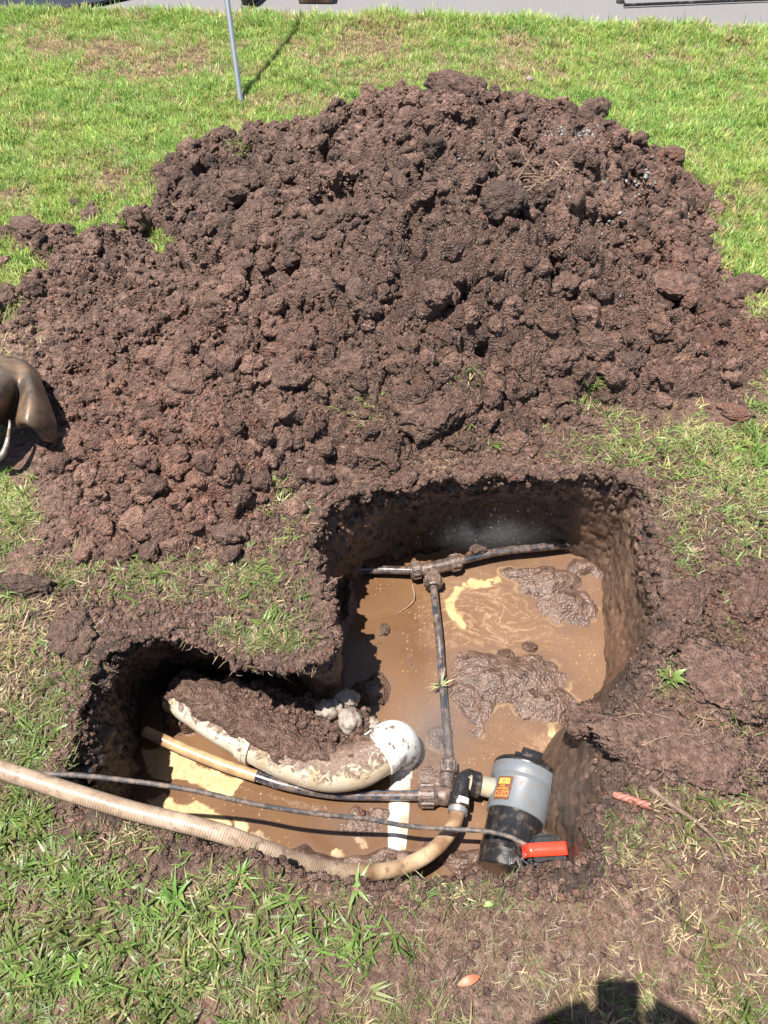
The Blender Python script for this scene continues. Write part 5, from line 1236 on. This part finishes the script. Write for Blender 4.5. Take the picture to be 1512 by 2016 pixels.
# black bar
root = empty('black_bar', 'long black bar lying on the path at the top right', 'bar', at(1230, 12, .01))
part('bar', tube('bar', [at(1228, 10, .014), at(1500, -1, .014), at(1900, -16, .014)], .0075, M_black, 12, .1), root)
part('end_knob', lathe('end_knob', [(0, .012), (.004, .022), (.03, .024), (.045, .018), (.05, .008)], at(1220, 6, -.002), (0.05, .1, 1), M_rubber, 24), root)

# ---------------------------------------------------------------- the photographer, standing behind the camera with a phone (casts the shadow)
def skin(name, verts, edges, radii, mat, sub=2):
    me = bpy.data.meshes.new(name); me.from_pydata(verts, edges, []); o = link(name, me); me.materials.append(mat)
    md = o.modifiers.new('s', 'SKIN'); 
    for i, rr in enumerate(radii): me.skin_vertices[0].data[i].radius = (rr, rr) if not isinstance(rr, tuple) else rr
    me.skin_vertices[0].data[0].use_root = True
    o.modifiers.new('u', 'SUBSURF').levels = sub; o.modifiers['u'].render_levels = sub
    md.use_smooth_shade = True; return o
yb = -.50
vs = [(0, yb, .95), (0, yb, 1.12), (0, yb, 1.30), (0, yb + .01, 1.44), (0, yb + .03, 1.53),
      (-.19, yb, 1.42), (-.30, yb + .12, 1.25), (-.20, yb + .38, 1.40), (.19, yb, 1.42), (.30, yb + .12, 1.25), (.20, yb + .38, 1.40),
      (-.10, yb, .90), (-.11, yb + .02, .50), (-.12, yb - .02, .09), (-.12, yb + .12, .04), (.10, yb, .90), (.11, yb + .02, .50), (.12, yb - .02, .09), (.12, yb + .12, .04)]
es = [(0, 1), (1, 2), (2, 3), (3, 4), (3, 5), (5, 6), (6, 7), (3, 8), (8, 9), (9, 10), (0, 11), (11, 12), (12, 13), (13, 14), (0, 15), (15, 16), (16, 17), (17, 18)]
ra = [(.15, .12), (.14, .11), (.17, .12), (.13, .10), .06, .07, .045, .028, .07, .045, .028, .09, .06, .045, .045, .09, .06, .045, .045]
per = skin('person', vs, es, ra, M_cloth); tag(per, 'person in dark clothes and a brimmed hat holding up a phone behind the camera', 'person')
hd = lathe('head', [(-.12, .05), (-.10, .065), (-.05, .078), (0, .082), (.05, .078), (.09, .055), (.11, .02)], (0, yb + .05, 1.66), (0, 0, 1), M_skin, 24); part('head', hd, per)
ht = lathe('hat', [(0, .17), (.004, .17), (.012, .09), (.09, .08), (.105, .05), (.108, .01)], (0, yb + .05, 1.69), (0, .1, 1), M_straw, 40); part('hat', ht, per)
# phone just behind the lens, in the camera's own plane
upc = Vector((0, SP, CP)); fwd = Vector((0, CP, -SP)); rgt_ = Vector((1, 0, 0)); pc = Vector((0, 0, CAMZ)) - fwd * .009 - upc * .052 + rgt_ * .012
ph = link('phone', boxmesh('phone', pc, .075, .15, .008, M_black, Matrix((rgt_, upc, -fwd)).transposed(), .003)); tag(ph, 'black phone held by the person behind the camera', 'phone')
for sgn in (-1, 1):
    base_ = Vector((sgn * .20, yb + .38, 1.40)); palm = pc + rgt_ * sgn * .084 - upc * .002 - fwd * .012
    hv = [tuple(base_), tuple((base_ + palm) / 2), tuple(palm)]; he = [(0, 1), (1, 2)]; hr = [.040, .042, (.040, .030)]
    for q in range(4):
        k1 = palm + upc * (-.03 + q * .02) - rgt_ * sgn * .012 + rgt_ * sgn * .012 * (q % 2); k2 = k1 - rgt_ * sgn * .03 - fwd * .004; k3 = k2 - rgt_ * sgn * .018
        b_ = len(hv); hv += [tuple(k1), tuple(k2), tuple(k3)]; he += [(2, b_), (b_, b_ + 1), (b_ + 1, b_ + 2)]; hr += [.010, .009, .008]
    b_ = len(hv); hv += [tuple(palm + upc * .035 - rgt_ * sgn * .01), tuple(palm + upc * .05 - rgt_ * sgn * .028 - fwd * .006)]; he += [(2, b_), (b_, b_ + 1)]; hr += [.012, .010]
    ho_ = skin('hand', hv, he, hr, M_skin, 1); ho_.parent = per
print('scene done')

# ---------------------------------------------------------------- leaking spray: fine droplets and a thin mist
g = NG('water_drop'); g.fin((.55, .52, .5), .05); M_drop = g.m
C_dr = variants('drops', [crumb_mesh(91, 1, .0, 1, M_drop)])
dp = []
for a, b, z, s1, s2, cnt in [(960, 1050, -.18, 110, 30, 130), (1010, 1010, -.08, 120, 30, 50), (850, 1520, -.32, 60, 30, 200), (800, 1460, -.30, 40, 40, 120), (960, 1430, -.345, 90, 60, 260), (1020, 1370, -.335, 80, 40, 200)]:
    for _ in range(cnt):
        p = at(a + random.gauss(0, s1 * .6), b + random.gauss(0, s2 * .7), z + random.uniform(-.02, .03)); dp.append(tuple(p))
dp = np.array(dp); n = len(dp)
scatter('spray_drops', dp, np.zeros((n, 3)), rng.uniform(.0003, .0008, n), np.ones(n), C_dr, 1, 'fine water droplets sprayed from the leaking pipe', 'spray')
def mist(name, c, rx, ry, rz, dens_, label):
    bm = bmesh.new(); bmesh.ops.create_icosphere(bm, subdivisions=3, radius=1); bmesh.ops.scale(bm, vec=(rx, ry, rz), verts=bm.verts); bmesh.ops.translate(bm, vec=c, verts=bm.verts)
    me = bpy.data.meshes.new(name); bm.to_mesh(me); bm.free()
    m = bpy.data.materials.new(name); m.use_nodes = True; t = m.node_tree; t.nodes.remove(t.nodes['Principled BSDF'])
    v = t.nodes.new('ShaderNodeVolumePrincipled'); v.inputs['Color'].default_value = (.9, .92, .95, 1); v.inputs['Density'].default_value = dens_; v.inputs['Anisotropy'].default_value = .2
    tc = t.nodes.new('ShaderNodeTexCoord'); mp = t.nodes.new('ShaderNodeMapping'); mp.inputs['Location'].default_value = (-1, -1, -1); mp.inputs['Scale'].default_value = (2, 2, 2)
    gr = t.nodes.new('ShaderNodeTexGradient'); gr.gradient_type = 'QUADRATIC_SPHERE'; ml = t.nodes.new('ShaderNodeMath'); ml.operation = 'MULTIPLY'; ml.inputs[1].default_value = dens_ * 3.2
    t.links.new(tc.outputs['Generated'], mp.inputs[0]); t.links.new(mp.outputs[0], gr.inputs[0]); t.links.new(gr.outputs['Fac'], ml.inputs[0]); t.links.new(ml.outputs[0], v.inputs['Density'])
    t.links.new(v.outputs[0], t.nodes['Material Output'].inputs['Volume']); me.materials.append(m)
    o = link(name, me); tag(o, label, 'mist', kind='stuff')
mist('spray_mist', at(850, 1440, -.27), .14, .18, .08, 1.9, 'thin white mist over the leaking coupling')
mist('spray_mist', at(970, 1050, -.22), .24, .07, .09, 1.5, 'thin white mist drifting along the back wall of the pit')
